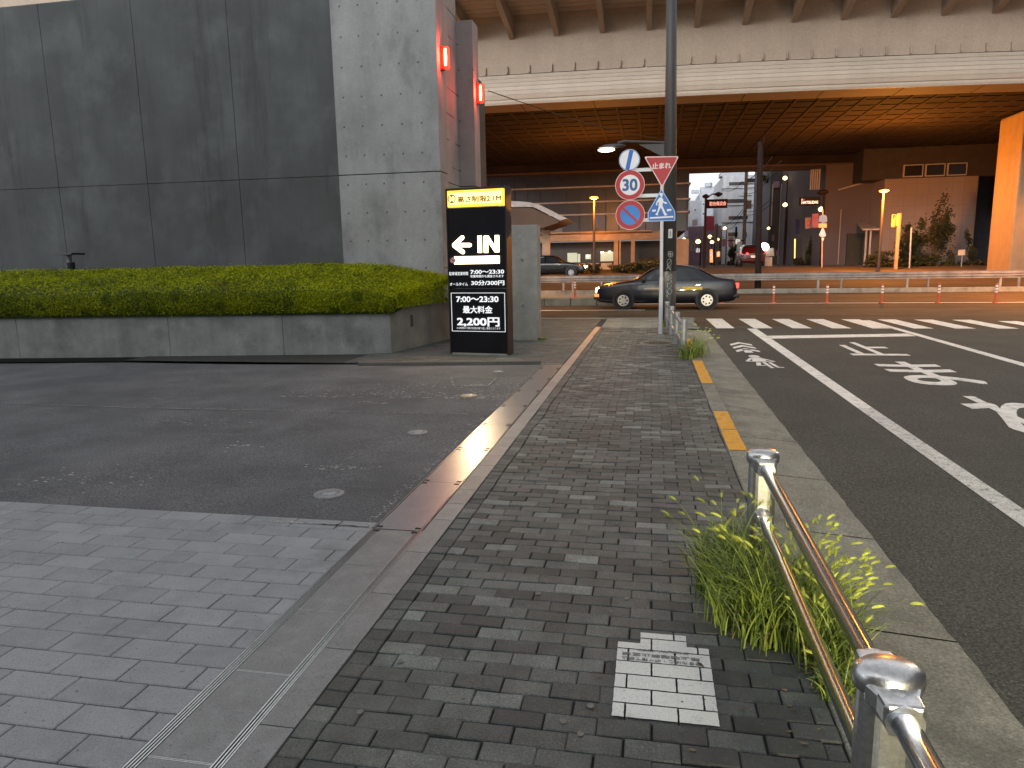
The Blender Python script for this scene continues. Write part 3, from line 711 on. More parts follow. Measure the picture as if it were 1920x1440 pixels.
# ================================================================== ROAD SIGN POST
M_pole = mat('galvanised_white', (.62,.64,.68), .45, metal=.1, var=.08)
M_alu = mat('sign_aluminium', (.5,.5,.52), .4, metal=.7)
M_rd = mat('sign_red', (.40,.008,.02), .42, var=.05); M_bl = mat('sign_blue', (.008,.13,.46), .42, var=.05); M_wh = mat('sign_white', (.72,.74,.8), .42, var=.04)
M_pk = mat('sign_pale_edge', (.75,.55,.55), .5); M_nb = mat('sign_navy', (.02,.09,.27), .45)
B = G(1238,626); YS = B.y
t = thing('road_sign_post', 'white pole carrying five traffic signs in front of the dark utility pole', 'traffic sign', (B.x, YS, 0))
def SL(px, py, Y=YS-.05): p = A(px, py, Y); return p.x-B.x, p.z
zt_ = SL(1241,300)[1]
mb = MB(); zs = SL(1238,520)[1]; mb.cyl((0,0,0),(0,0,zs),.042,n=16); mb.cyl((0,0,zs),(SL(1241,322)[0],0,zt_),.034,n=16); build('pole', mb, M_pole, t, smooth=False)
sx = SL(1181,346)[0]
for py in (317, 366, 412):
    x_, z_ = SL(1215, py); mb = MB(); mb.box(sx, 0, .03, .06, z_-.035, z_+.035); build('arm', mb, M_pole, t)
mb = MB(); mb.cyl((sx,.03,SL(1181,425)[1]),(sx,.03,SL(1181,285)[1]),.028,n=12); build('side_pole', mb, M_pole, t)
def disc(mb, cx, cz, r, y, n=40): return mb.poly([(cx+r*math.cos(2*math.pi*k/n), y, cz+r*math.sin(2*math.pi*k/n)) for k in range(n)][::-1])
def plate(name, cx, cz, r, m):
    mb = MB(); mb.cyl((cx,-.012,cz),(cx,0,cz),r,n=40); return build(name, mb, m, t)
# end-of-restriction disc
cx, cz = SL(1180,299.5); r = .215
p = plate('sign_plate', cx, cz, r, M_wh); p['label'] = 'small white disc with a slanted blue band, topmost of the left three'
mb = MB(); ring(mb, cx, cz, r-.018, r-.006, -.0135, n=40); build('blue_rim', mb, M_bl, p)
mb = MB(); a = rad(78); dx, dz = math.cos(a), math.sin(a); w_ = .042; R = r-.02
mb.poly([(cx-dx*R-dz*w_,-.014,cz-dz*R+dx*w_),(cx-dx*R+dz*w_,-.014,cz-dz*R-dx*w_),(cx+dx*R+dz*w_,-.014,cz+dz*R-dx*w_),(cx+dx*R-dz*w_,-.014,cz+dz*R+dx*w_)][::-1]); build('blue_band', mb, M_bl, p)
# 30 limit
cx, cz = SL(1181,346.5); r = .305
p = plate('sign_plate', cx, cz, r, M_pk); p['label'] = 'round speed limit sign reading 30'
mb = MB(); ring(mb, cx, cz, .205, .293, -.0135, n=48); build('red_ring', mb, M_rd, p)
mb = MB(); disc(mb, cx, cz, .205, -.0134); build('white_field', mb, M_wh, p)
build('digits', text_mb('30', (cx-.155,-.0145,cz-.12), (.31,0,0), (0,0,.245), .018), M_nb, p)
# no parking
cx, cz = SL(1181.5,403)
p = plate('sign_plate', cx, cz, r, M_pk); p['label'] = 'round no parking sign, lowest of the left three'
mb = MB(); ring(mb, cx, cz, .205, .293, -.0135, n=48)
a = rad(-43); dx, dz = math.cos(a), math.sin(a); w_ = .024; R = .215
mb.poly([(cx-dx*R-dz*w_,-.0142,cz-dz*R+dx*w_),(cx-dx*R+dz*w_,-.0142,cz-dz*R-dx*w_),(cx+dx*R+dz*w_,-.0142,cz+dz*R-dx*w_),(cx+dx*R-dz*w_,-.0142,cz+dz*R+dx*w_)][::-1])
build('red_ring', mb, M_rd, p)
mb = MB(); disc(mb, cx, cz, .205, -.0134); build('blue_field', mb, mat('sign_bright_blue', (.02,.2,.62), .42), p)
# stop triangle
def tri(pts, y, k, c):
    out = []
    n = len(pts)
    for i in range(n):
        p0, p1, p2 = Vector(pts[i-1]), Vector(pts[i]), Vector(pts[(i+1) % n])
        a, b = (p0-p1).normalized()*k, (p2-p1).normalized()*k
        for q in range(5): s = q/4; v = (p1+a)*(1-s)**2+p1*2*s*(1-s)+(p1+b)*s*s; out.append((v.x, y, v.y))
    return out
def shrink(pts, k):
    c = sum((Vector(p) for p in pts), Vector((0,0)))/len(pts); return [tuple(c+(Vector(p)-c)*k) for p in pts]
tp = [SL(1207.5,293.5), SL(1273.5,292.5), SL(1241.5,352)]
mb = MB(); mb.prism(tri(tp,-.045,.05,0), (0,.01,0)); p = build('sign_plate', mb, M_pk, t); p['label'] = 'red inverted triangle stop sign'
mb = MB(); mb.prism(tri(shrink(tp,.9),-.0465,.04,0), (0,.001,0)); build('red_field', mb, M_rd, p)
a, b = SL(1222.5,317), SL(1258.5,304)
build('lettering', text_mb('止まれ', (a[0],-.049,a[1]), (b[0]-a[0],0,0), (0,0,b[1]-a[1]), .025), mat('pale_lettering', (.75,.62,.62), .5), p)
# pedestrian crossing pentagon
pp = [SL(1240.3,353.5), SL(1266,396), SL(1266.3,414), SL(1214.5,415), SL(1214.8,397.5)]
M_pb = mat('sign_pale_blue', (.35,.5,.78), .5)
mb = MB(); mb.prism(tri(pp,-.035,.03,0), (0,.01,0)); p = build('sign_plate', mb, M_pb, t); p['label'] = 'blue pentagonal pedestrian crossing sign'
mb = MB(); mb.prism(tri(shrink(pp,.93),-.0365,.03,0), (0,.001,0)); build('blue_field', mb, M_bl, p)
mb = MB(); S2 = lambda z: SL(1130+z[0]/9, 270+z[1]/9)
def fig(pts, y=-.039): mb.prism([(a, y, b) for a, b in (S2(q) for q in pts)], (0,.002,0))
fig([(955,855),(965,830),(990,822),(1012,832),(1025,850),(1010,862),(1010,885),(990,895),(975,885),(970,862)])
fig([(935,935),(965,900),(1000,900),(1020,930),(1025,965),(1080,985),(1090,1005),(1060,1010),(1012,985),(1010,1040),(1035,1100),(1065,1165),(1095,1190),(1060,1210),(1040,1200),(1010,1130),(985,1070),(960,1110),(930,1180),(940,1205),(895,1195),(890,1180),(915,1160),(945,1060),(945,970),(925,990),(920,1035),(900,1035),(900,1000),(915,965)])
mb2 = mb
fig([(835,1112),(895,1103),(900,1132),(838,1144)]); fig([(1083,1098),(1158,1096),(1160,1124),(1088,1136)]); fig([(795,1235),(1190,1212),(1192,1240),(797,1262)])
mb.f = mb.f; build('white_symbol', mb, M_wh, p)
# ================================================================== UTILITY POLE
B2 = G(1253,612); YP = B2.y
M_up = mat('dark_pole_paint', (.05,.05,.053), .5, var=.15, streak=.2)
t = thing('utility_pole', 'thick dark grey utility pole with graffiti and a street lamp arm at the pavement corner', 'utility pole', (B2.x, YP, 0))
def UL(px, py, Y=YP): p = A(px, py, Y); return p.x-B2.x, p.z
mb = MB(); mb.cyl((0,0,0),(0,0,1.3),.165,.16,n=28); mb.cyl((0,0,1.3),(UL(1256,0)[0],0,UL(1256,0)[1]+3),.16,.085,n=28); build('pole', mb, M_up, t, smooth=True)
mb = MB(); x_, z_ = UL(1262,457); mb.box(x_-.16,x_+.16,-.17,.17,UL(1256,466)[1],UL(1256,455)[1]) ; 
la, lb = UL(1248,272), UL(1150,270)
mb = MB(); pts = [(-.1,0,la[1]+.05),(lb[0]+.25,0,lb[1]+.05),(lb[0]+.1,0,lb[1]+.02)]
mb.tube(pts, .028, 8); mb.prism([(-.12,-.01,la[1]-.3),(-.12,-.01,la[1]+.03),(-.75,-.01,la[1]+.04)], (0,.02,0)); build('lamp_arm', mb, M_up, t)
mb = MB(); hc = UL(1146,277); Mh = Matrix.Rotation(0,4,'Y')
mb.lathe([(.02,.07),(.1,.06),(.14,.03),(.15,0),(.14,-.012)], (0,0,0), 20); mb.v = [(v[0]*2.1+hc[0]+(.05 if v[2] > .02 else 0), v[1], v[2]+hc[1]+.01) for v in mb.v]; hh = build('lamp_head', mb, M_up, t, smooth=True)
hh.scale = (1,1,1)
M_gl = emat('greenish_lamp', (1.0,.97,.78), 5)
mb = MB(); lc = UL(1137,282); mb.lathe([(.04,-.045),(.09,-.035),(.12,-.01),(.125,.008)], (0,0,0), 20); mb.v = [(v[0]*1.55+lc[0], v[1]-.02, v[2]+lc[1]+.01) for v in mb.v]; build('lamp_lens', mb, M_gl, t, smooth=True)
light('lamp_light', 'SPOT', (lc[0],-.05,lc[1]-.06), 150, (1.0,.93,.62), t, .15, 150, None)
mb = MB(); a, b = UL(1251.5,447), UL(1258,430); 
def onpole(mb, pts, r=.163):
    mb.v += [(r*math.sin(x/r), -r*math.cos(x/r), z) for x, z in pts]; return mb
n0 = len(mb.v); onpole(mb, [(-.045,a[1]),(.0,a[1]),(.045,a[1]),(.045,b[1]),(.0,b[1]),(-.045,b[1])], .162); mb.f += [(0,1,4,5),(1,2,3,4)]; mb.t += [1,1]
build('sticker', mb, M_pole, t)
build('sticker_lettering', text_mb('止禁り貼', (-.02,-.1635,a[1]+.03), (.04,0,0), (0,0,(b[1]-a[1])*.7), .01), M_panel, t)
# graffiti strokes on the pole
mb = MB()
def stroke(pts, w_=.009):
    P3 = []
    for x, y in pts:
        X, Z = UL(1220+x/5.143, 420+y/5.143, YP-.16); ax = UL(1254,420+y/5.143,YP-.16)[0]; P3.append((X-ax, Z))
    for (xa, za), (xb, zb) in zip(P3[:-1], P3[1:]):
        d_ = math.hypot(xb-xa, zb-za) or 1; nx_, nz_ = -(zb-za)/d_*w_/2, (xb-xa)/d_*w_/2
        n = len(mb.v); onpole(mb, [(xa-nx_,za-nz_),(xb-nx_,zb-nz_),(xb+nx_,zb+nz_),(xa+nx_,za+nz_)], .1655); mb.f.append((n,n+1,n+2,n+3)); mb.t.append(1)
circ = lambda cx, cy_, rx, ry, a0=0, a1=360: [(cx+rx*math.cos(rad(a0+(a1-a0)*k/14)), cy_+ry*math.sin(rad(a0+(a1-a0)*k/14))) for k in range(15)]
stroke(circ(182,292,24,28)); stroke([(160,262),(172,300),(205,296)]); stroke([(182,262),(182,322)]); stroke([(158,290),(206,286)])
stroke(circ(170,372,22,34)); stroke([(192,345),(150,400),(190,448),(160,420),(140,438)]); stroke(circ(168,430,22,16,180,360))
stroke([(175,480),(200,495),(165,505),(200,520),(165,530),(200,545),(160,548)]); stroke([(165,488),(160,540),(200,560),(165,575),(200,590),(158,600)])
stroke([(160,560),(155,610),(200,600),(170,620),(205,640),(150,640)]); stroke(circ(180,650,20,28)); stroke([(150,640),(155,700),(170,665),(150,655),(205,650)]); stroke([(140,690),(165,715)])
build('graffiti', mb, mat('chalky_paint', (.4,.4,.38), .7), t)
# ================================================================== GUARD PIPES
M_post = mat('cast_aluminium', (.6,.6,.6), .3, metal=1.0, var=.08, bump=.05, bs=120)
M_pipe = mat('steel_pipe', (.66,.71,.77), .17, metal=1.0, var=.06)
M_gpost = mat('galvanised_post', (.34,.35,.37), .5, metal=.6, var=.2, vs=8)
HI = .665; Pa, Pb = G(1433,843,HI), G(1664,1243,HI); GX, Y1, Y2 = (Pa.x+Pb.x)/2, Pa.y, Pb.y; print('POSTS', Pa, Pb)
def guard_fence(y_list, x, label, hi=.73, mpost=M_post, mpipe=M_pipe, xo=0):
    t = thing('guard_fence', label, 'guard rail', (x, y_list[0], 0), 0)
    for i, y in enumerate(y_list):
        yy = y-y_list[0]; xx = 0
        mb = MB(); mb.stadium(xx, yy, .063, .042, hi-.40, hi-.06); mb.stadium(xx-.006, yy+.006, .052, .034, -.1, hi-.399); p = build('post', mb, mpost, t, bevel=.004)
        # cast head: flared dome
        mb = MB(); n = 24; rings = [(.063,.042,hi-.066),(.072,.052,hi-.057),(.076,.057,hi-.034),(.073,.054,hi-.014),(.056,.042,hi-.001),(.016,.013,hi+.004)]
        for a_, b_, z_ in rings: mb.v += [(xx+a_*math.cos(2*math.pi*k/n), yy+b_*math.sin(2*math.pi*k/n), z_) for k in range(n)]
        for r_ in range(len(rings)-1): mb.f += [(r_*n+k, r_*n+(k+1)%n, (r_+1)*n+(k+1)%n, (r_+1)*n+k) for k in range(n)]
        mb.f += [tuple(range(n-1,-1,-1)), tuple(range((len(rings)-1)*n, len(rings)*n))]; mb.t = [1]*len(mb.f)
        build('post_cap', mb, mpost, p, smooth=True)
        for z_, r_ in ((hi-.07,.034), (hi-.315,.03)):
            for sgn in (-1, 1):
                mb = MB()
                Mx = Matrix.Rotation(rad(90*sgn), 4, 'X')
                pr = [(r_*.97,.118),(r_+.005,.118),(r_+.006,.08),(r_+.012,.04)]
                mb.lathe(pr, (xx, yy, z_), 20, Mx); build('rail_socket', mb, mpost, p)
        for sgn in (-1, 1):
            mb = MB(); pts = [(xx-.06, yy+sgn*.03, hi-.028),(xx+.06, yy+sgn*.03, hi-.028),(xx+.043, yy+sgn*.07, hi-.030),(xx+.040, yy+sgn*.115, hi-.031),(xx-.040, yy+sgn*.115, hi-.031),(xx-.043, yy+sgn*.07, hi-.030)]
            mb.prism(pts, (0,0,-.05)); build('head_shoulder', mb, mpost, p, bevel=.008)
    ya, yb = min(y_list)-y_list[0], max(y_list)-y_list[0]
    for z_, r_ in ((hi-.07,.0265), (hi-.315,.0235)):
        mb = MB(); mb.cyl((0,ya-(1.9 if mpost is M_post else 0),z_),(0,yb,z_),r_,n=28); build('rail', mb, mpipe, t, smooth=True)
    return t
guard_fence([Y1, Y2, Y2-(Y1-Y2)], GX, 'near stainless guard rail with two shiny pipes and foxtail grass round its post', HI)
M_pipe2 = mat('dull_pipe', (.5,.51,.52), .35, metal=.9)
def far_fence():
    a = G(1281,668); t = thing('guard_fence', 'far weathered grey guard rail standing beside the utility pole', 'guard rail', (a.x, a.y, 0), 0)
    zt_ = A(1281,600,a.y).z
    d_ = Vector((-.03, 1, 0))
    for k in range(4):
        p = d_*(k*1.75); mb = MB(); mb.cyl(p, p+Vector((0,0,zt_ if k == 0 else zt_-.02)), .057, n=20); mb.cyl(p+Vector((0,0,zt_-.02)), p+Vector((0,0,zt_+.01)), .06, .04, n=20); build('post', mb, M_gpost, t, smooth=False)
    for z_ in (zt_-.09, zt_-.38):
        mb = MB(); mb.cyl(Vector((0,0,z_)), d_*5.25+Vector((0,0,z_)), .025, n=12); build('rail', mb, M_pipe2, t, smooth=True)
far_fence()
# ================================================================== GROUND DETAILS
def cover(px, py, r, label, m1, group='small round covers in the asphalt'):
    p = G(px, py); t = thing('valve_cover', label, 'cover', (p.x, p.y, lot_z(p.x)+.004), .4, group)
    mb = MB(); mb.lathe([(r,-.02),(r,.006),(r*.93,.01),(r*.6,.011),(r*.58,.007)], (0,0,0), 32); build('frame', mb, m1, t)
    mb = MB(); mb.lathe([(r*.55,.006),(r*.54,.012),(r*.3,.013)], (0,0,0), 28); build('lid', mb, M_gpost, t)
    mb = MB(); mb.box(-r*.38, r*.38, -r*.07, r*.07, .013, .019); mb.box(-r*.38, -r*.2, -r*.2, r*.07, .0133, .0187); build('handle', mb, M_rail, t)
M_cov = mat('cover_concrete', (.24,.245,.25), .6, metal=.2, var=.2, vs=9, grain=.3)
M_covy = mat('cover_yellowed', (.33,.28,.17), .6, var=.2, vs=9)
cover(617,926,.105,'nearest round metal cover in the asphalt, close to the pale paving',M_cov)
cover(783,811,.095,'second round metal cover in the asphalt, midway to the parking sign',M_cov)
cover(879,742,.10,'third round cover in the asphalt, pale yellowish and beside the drain',M_covy)
cover(935,697,.075,'farthest round cover in the asphalt, near the foot of the parking sign',M_cov)
t = thing('manhole_cover', 'dark round manhole cover in the brick pavement near the sign pole', 'manhole cover', (MH.x, MH.y, 0))
mb = MB(); mb.lathe([(.33,-.03),(.33,.004),(.29,.006),(.285,.002)], n=40); build('frame', mb, M_kerb, t)
M_iron = mat('cast_iron', (.045,.045,.045), .5, metal=.7, bump=.3)
mb = MB(); mb.lathe([(.28,-.02),(.28,.003),(.1,.004)], n=40); build('lid', mb, M_iron, t)
mb = MB()
for k in range(24):
    a = 2*math.pi*k/24; r_ = .2 if k % 2 else .13; mb.box(r_*math.cos(a)-.012, r_*math.cos(a)+.012, r_*math.sin(a)-.012, r_*math.sin(a)+.012, .003, .008)
build('lid_studs', mb, M_iron, t)
# worn white patch painted on the bricks
def patch_custom(t, v, c):
    n = noise(t, v, 55, 5, .8); c = mix(t, ramp(t, n, .58, .68, 0, .6), c, (.2,.2,.19))
    n = noise(t, v, 14, 5, .7); return mix(t, ramp(t, n, .6, .75, 0, .6), c, (.3,.3,.29))
M_pat = mat('worn_white_patch', (.68,.69,.66), .7, var=.06, grain=.15, gs=200, geo=True, custom=patch_custom, bump=.3, bs=200)
t = thing('painted_notice', 'worn white painted notice square with faded upside-down writing on the dark bricks', 'painted notice', (.07, 2.5, 0))
px0, px1, py0, py1 = -.11, .25, 2.243, 2.735
mb = MB(); 
def cell(x0, x1, y0, y1, z=.006):
    if x1-x0 < .012 or y1-y0 < .012: return
    j = lambda: .0015*(rng.random()-.5); n = 8
    pts = [(x0+(x1-x0)*k/n, y0+j(), z) for k in range(n)]+[(x1+j(), y0+(y1-y0)*k/n, z) for k in range(n)]+[(x1-(x1-x0)*k/n, y1+j(), z) for k in range(n)]+[(x0+j(), y1-(y1-y0)*k/n, z) for k in range(n)]
    mb.poly(pts)
row = 0; y = -1.5
while y < 3:
    x = EX+.098 - .182*((row*.5) % 1)
    while x < 1:
        g_ = .0035
        for X0, X1, Y0, Y1 in ((px0,px1,py0,py1), (-.02,.165,py1,py1+.088)):
            a, b, c_, d_ = max(x+g_, X0), min(x+.182-g_, X1), max(y+g_, Y0), min(y+.091-g_, Y1)
            if a < b and c_ < d_: cell(a, b, c_, d_)
        x += .182
    y += .091; row += 1
wb('paint', mb, M_pat, t)
M_fade = mat('faded_ink', (.26,.26,.25), .7, grain=.6, gs=120)
for s, xa, xb, yb, h in (('SHIBUYA CITY',.17,-.03,2.69,.016),('路上喫煙禁止区域',.21,-.09,2.655,.022),('歩きたばこ・ポイ捨て禁止',.215,-.09,2.622,.022)):
    wb('lettering', text_mb(s, (xa,yb,.0075), (xb-xa,0,0), (0,-h,0), .008), M_fade, t)
# fallen leaves
M_dl = mat('dry_leaf', (.07,.035,.02), .7)
def leaf(px, py, L, w_, rot, label, z=.008):
    p = G(px, py); mb = MB(); n = 8; pts = []
    for k in range(n+1): u = k/n; pts.append((u*L, w_*math.sin(math.pi*u)**.8, .006*math.sin(u*3)))
    for k in range(n-1, 0, -1): u = k/n; pts.append((u*L, -w_*.5*math.sin(math.pi*u), .004*math.sin(u*3)))
    R3 = Matrix.Rotation(rot, 4, 'Z'); mb.poly([tuple((R3 @ Vector(q))+Vector((p.x, p.y, z))) for q in pts])
    tag(build('fallen_leaf', mb, M_dl), label, 'leaf', 'fallen leaves')
leaf(1305,1246,.045,.006,-.9,'dark curled leaf lying on the white painted notice',.01)
leaf(1300,1075,.02,.006,.3,'small dark leaf lying on the bricks left of the foxtail grass',.006)
# ================================================================== FOXTAIL GRASS
M_blade, tb_, bb_ = newmat('grass_blades')
a_ = node(tb_, 'ShaderNodeAttribute', attribute_name='tone')
tb_.links.new(mix(tb_, a_.outputs['Fac'], (.035,.065,.010), (.30,.38,.05)), bb_.inputs['Base Color']); bb_.inputs['Roughness'].default_value = .5
M_head = mat('seed_heads', (.55,.6,.10), .6, attr=True, grain=.3, gs=200)
M_dry = mat('dry_stalks', (.22,.13,.055), .8)
def grass(label, bases, n, hmin, hmax, heads, spread=.25, lean=(0,0), width=.005, dry=0, group=None):
    c = Vector((sum(b[0] for b in bases)/len(bases), sum(b[1] for b in bases)/len(bases), 0))
    t = thing('foxtail_grass', label, 'grass', c, 0, group)
    def strand(mb, n_seg, h, w_, tone, b=None, ln=None, droop=1.0):
        b = b or rng.choice(bases); p = Vector((b[0]+rng.gauss(0,b[2]), b[1]+rng.gauss(0,b[2]*1.2), -.01))-c
        az = rng.random()*2*math.pi; l_ = (ln if ln is not None else spread*(.3+rng.random()))*h
        dx, dy = math.cos(az)*l_+lean[0]*h, math.sin(az)*l_+lean[1]*h
        az2 = rng.random()*math.pi; side = Vector((math.cos(az2), math.sin(az2), 0)); pts = []
        for k in range(n_seg+1):
            u = k/n_seg; q = p+Vector((dx*u**1.8*1.6, dy*u**1.8*1.6, h*(u-droop*.42*u**3))); ww = w_*(1-u**1.6)*.5+.0007
            pts.append((q-side*ww, q+side*ww))
        for a, b_ in zip(pts[:-1], pts[1:]): mb.add([a[0], a[1], b_[1], b_[0]], [(0,1,2,3)], tone)
        return [(a[0]+a[1])/2 for a in pts]
    mb = MB()
    for k in range(n): strand(mb, 6, rng.uniform(hmin, hmax), width*rng.uniform(.6,1.5), rng.random()**1.3)
    build('leaf_blades', mb, M_blade, t, tone=True)
    mb = MB(); hd = MB()
    for k in range(heads):
        h = rng.uniform(hmax*.7, hmax*1.2); pts = strand(mb, 8, h, .0045, .8, ln=spread*rng.uniform(.3,1.0), droop=.45)
        L_ = rng.uniform(.028,.048); d_ = (pts[-1]-pts[-2]).normalized(); base = pts[-1]; tone = rng.uniform(.6,1.3)
        d2 = (d_+Vector((0,0,-.5))).normalized(); r = .0058
        N_ = 5; prev = base
        for s in range(N_):
            u = (s+1)/N_; dd = (d_*(1-u)+d2*u).normalized(); q = prev+dd*L_/N_
            r0, r1 = r*math.sin(math.pi*(.15+.75*s/N_)), r*math.sin(math.pi*(.15+.75*(s+1)/N_)); hd.cyl(prev, q, r0, r1, 6, False, tone)
            for b_ in range(16):
                v = Vector((rng.gauss(0,1), rng.gauss(0,1), rng.gauss(0,1))); v = (v-dd*v.dot(dd)).normalized(); st = prev.lerp(q, rng.random())
                e_ = st+v*(r+.0055)+dd*.009; sd = dd.cross(v)*.0006; hd.add([st-sd, st+sd, e_], [(0,1,2)], tone)
            prev = q
    if heads:
        build('stems', mb, M_blade, t, tone=True); build('seed_heads', hd, M_head, t, tone=True)
    if dry:
        mb = MB()
        for k in range(dry): strand(mb, 5, rng.uniform(.08,.22), .003, 1, ln=.6)
        build('dry_blades', mb, M_dry, t, tone=True)
    return t
gx = GX
grass('dense clump of green foxtail grass growing round the near guard rail post', [(gx-.10,Y1+.32,.06),(gx-.17,Y1+.42,.06),(gx-.05,Y1+.2,.06),(gx-.13,Y1+.14,.05),(gx-.03,Y1+.05,.05),(gx-.09,Y1+.55,.06)], 2300, .12, .50, 46, .33, (-.02,.12), .0055, 130)
grass('bright yellow-green foxtail grass between the rails and the kerb', [(gx+.14,Y1+.35,.05),(gx+.15,Y1+.18,.05),(gx+.16,Y1+.0,.045),(gx+.15,Y1-.10,.04)], 1700, .12, .38, 130, .34, (.10,.14), .0055, 70)
grass('small tuft of grass low beside the kerb toward the closest rail post', [(gx+.15,Y1-.30,.035)], 260, .05, .17, 4, .4, (.05,.1), .0045, 20)
fa = G(1281,668)
grass('straggly weeds at the foot of the far weathered guard rail', [(fa.x+.15,fa.y-.1,.08),(fa.x+.2,fa.y+.5,.12),(fa.x+.05,fa.y-.25,.07)], 320, .15, .55, 26, .45, (.1,0), .009, 50)
grass('small weeds growing round the foot of the dark utility pole', [(B2.x+.08,B2.y-.2,.08),(B2.x-.12,B2.y-.2,.05)], 160, .08, .32, 4, .4, (0,0), .01, 20)
lw = G(1015,637)
grass('tiny weeds at the base corner of the short concrete wall', [(lw.x,lw.y-.05,.06)], 120, .04, .13, 0, .6, (0,0), .008)
# ================================================================== VEHICLES
M_tyre = mat('tyre', (.02,.02,.02), .85, bump=.2); M_rim = mat('wheel_rim', (.45,.43,.42), .35, metal=.9)
M_glassd = glass('car_glass', (.02,.024,.03), .06)
M_trim = mat('black_trim', (.015,.015,.016), .5); M_chr = mat('chrome', (.7,.7,.72), .15, metal=1.0)
M_hl = emat('headlamp_lit', (1.0,.85,.55), 5); M_tl = emat('tail_lamp_lit', (1.0,.03,.02), 3, (.5,.01,.01)); M_plt = mat('number_plate', (.65,.65,.62), .5)
M_amb = emat('amber_reflector', (1.0,.3,.05), .5)
def loft(mb, st):
    n0 = len(mb.v); R = None
    for (x, zl, zb, zr, wb_, wr) in st:
        half = [(0,zl),(wb_*.84,zl),(wb_*.97,zl+.10),(wb_,zl+.32*(zb-zl)+.06),(wb_*.985,zb-.07),(wb_*.955,zb),(wr+.01,zr-.045),(wr*.9,zr-.006),(wr*.5,zr+.018),(0,zr+.024)]
        ringp = [(x, -y, z) for y, z in half] + [(x, y, z) for y, z in half[-2:0:-1]]
        R = len(ringp); mb.v += ringp
    for i in range(len(st)-1):
        for j in range(R): mb.f.append((n0+i*R+j, n0+(i+1)*R+j, n0+(i+1)*R+(j+1)%R, n0+i*R+(j+1)%R))
    mb.f.append(tuple(n0+j for j in range(R))); mb.f.append(tuple(n0+(len(st)-1)*R+j for j in range(R-1,-1,-1))); mb.t = [1]*len(mb.f)
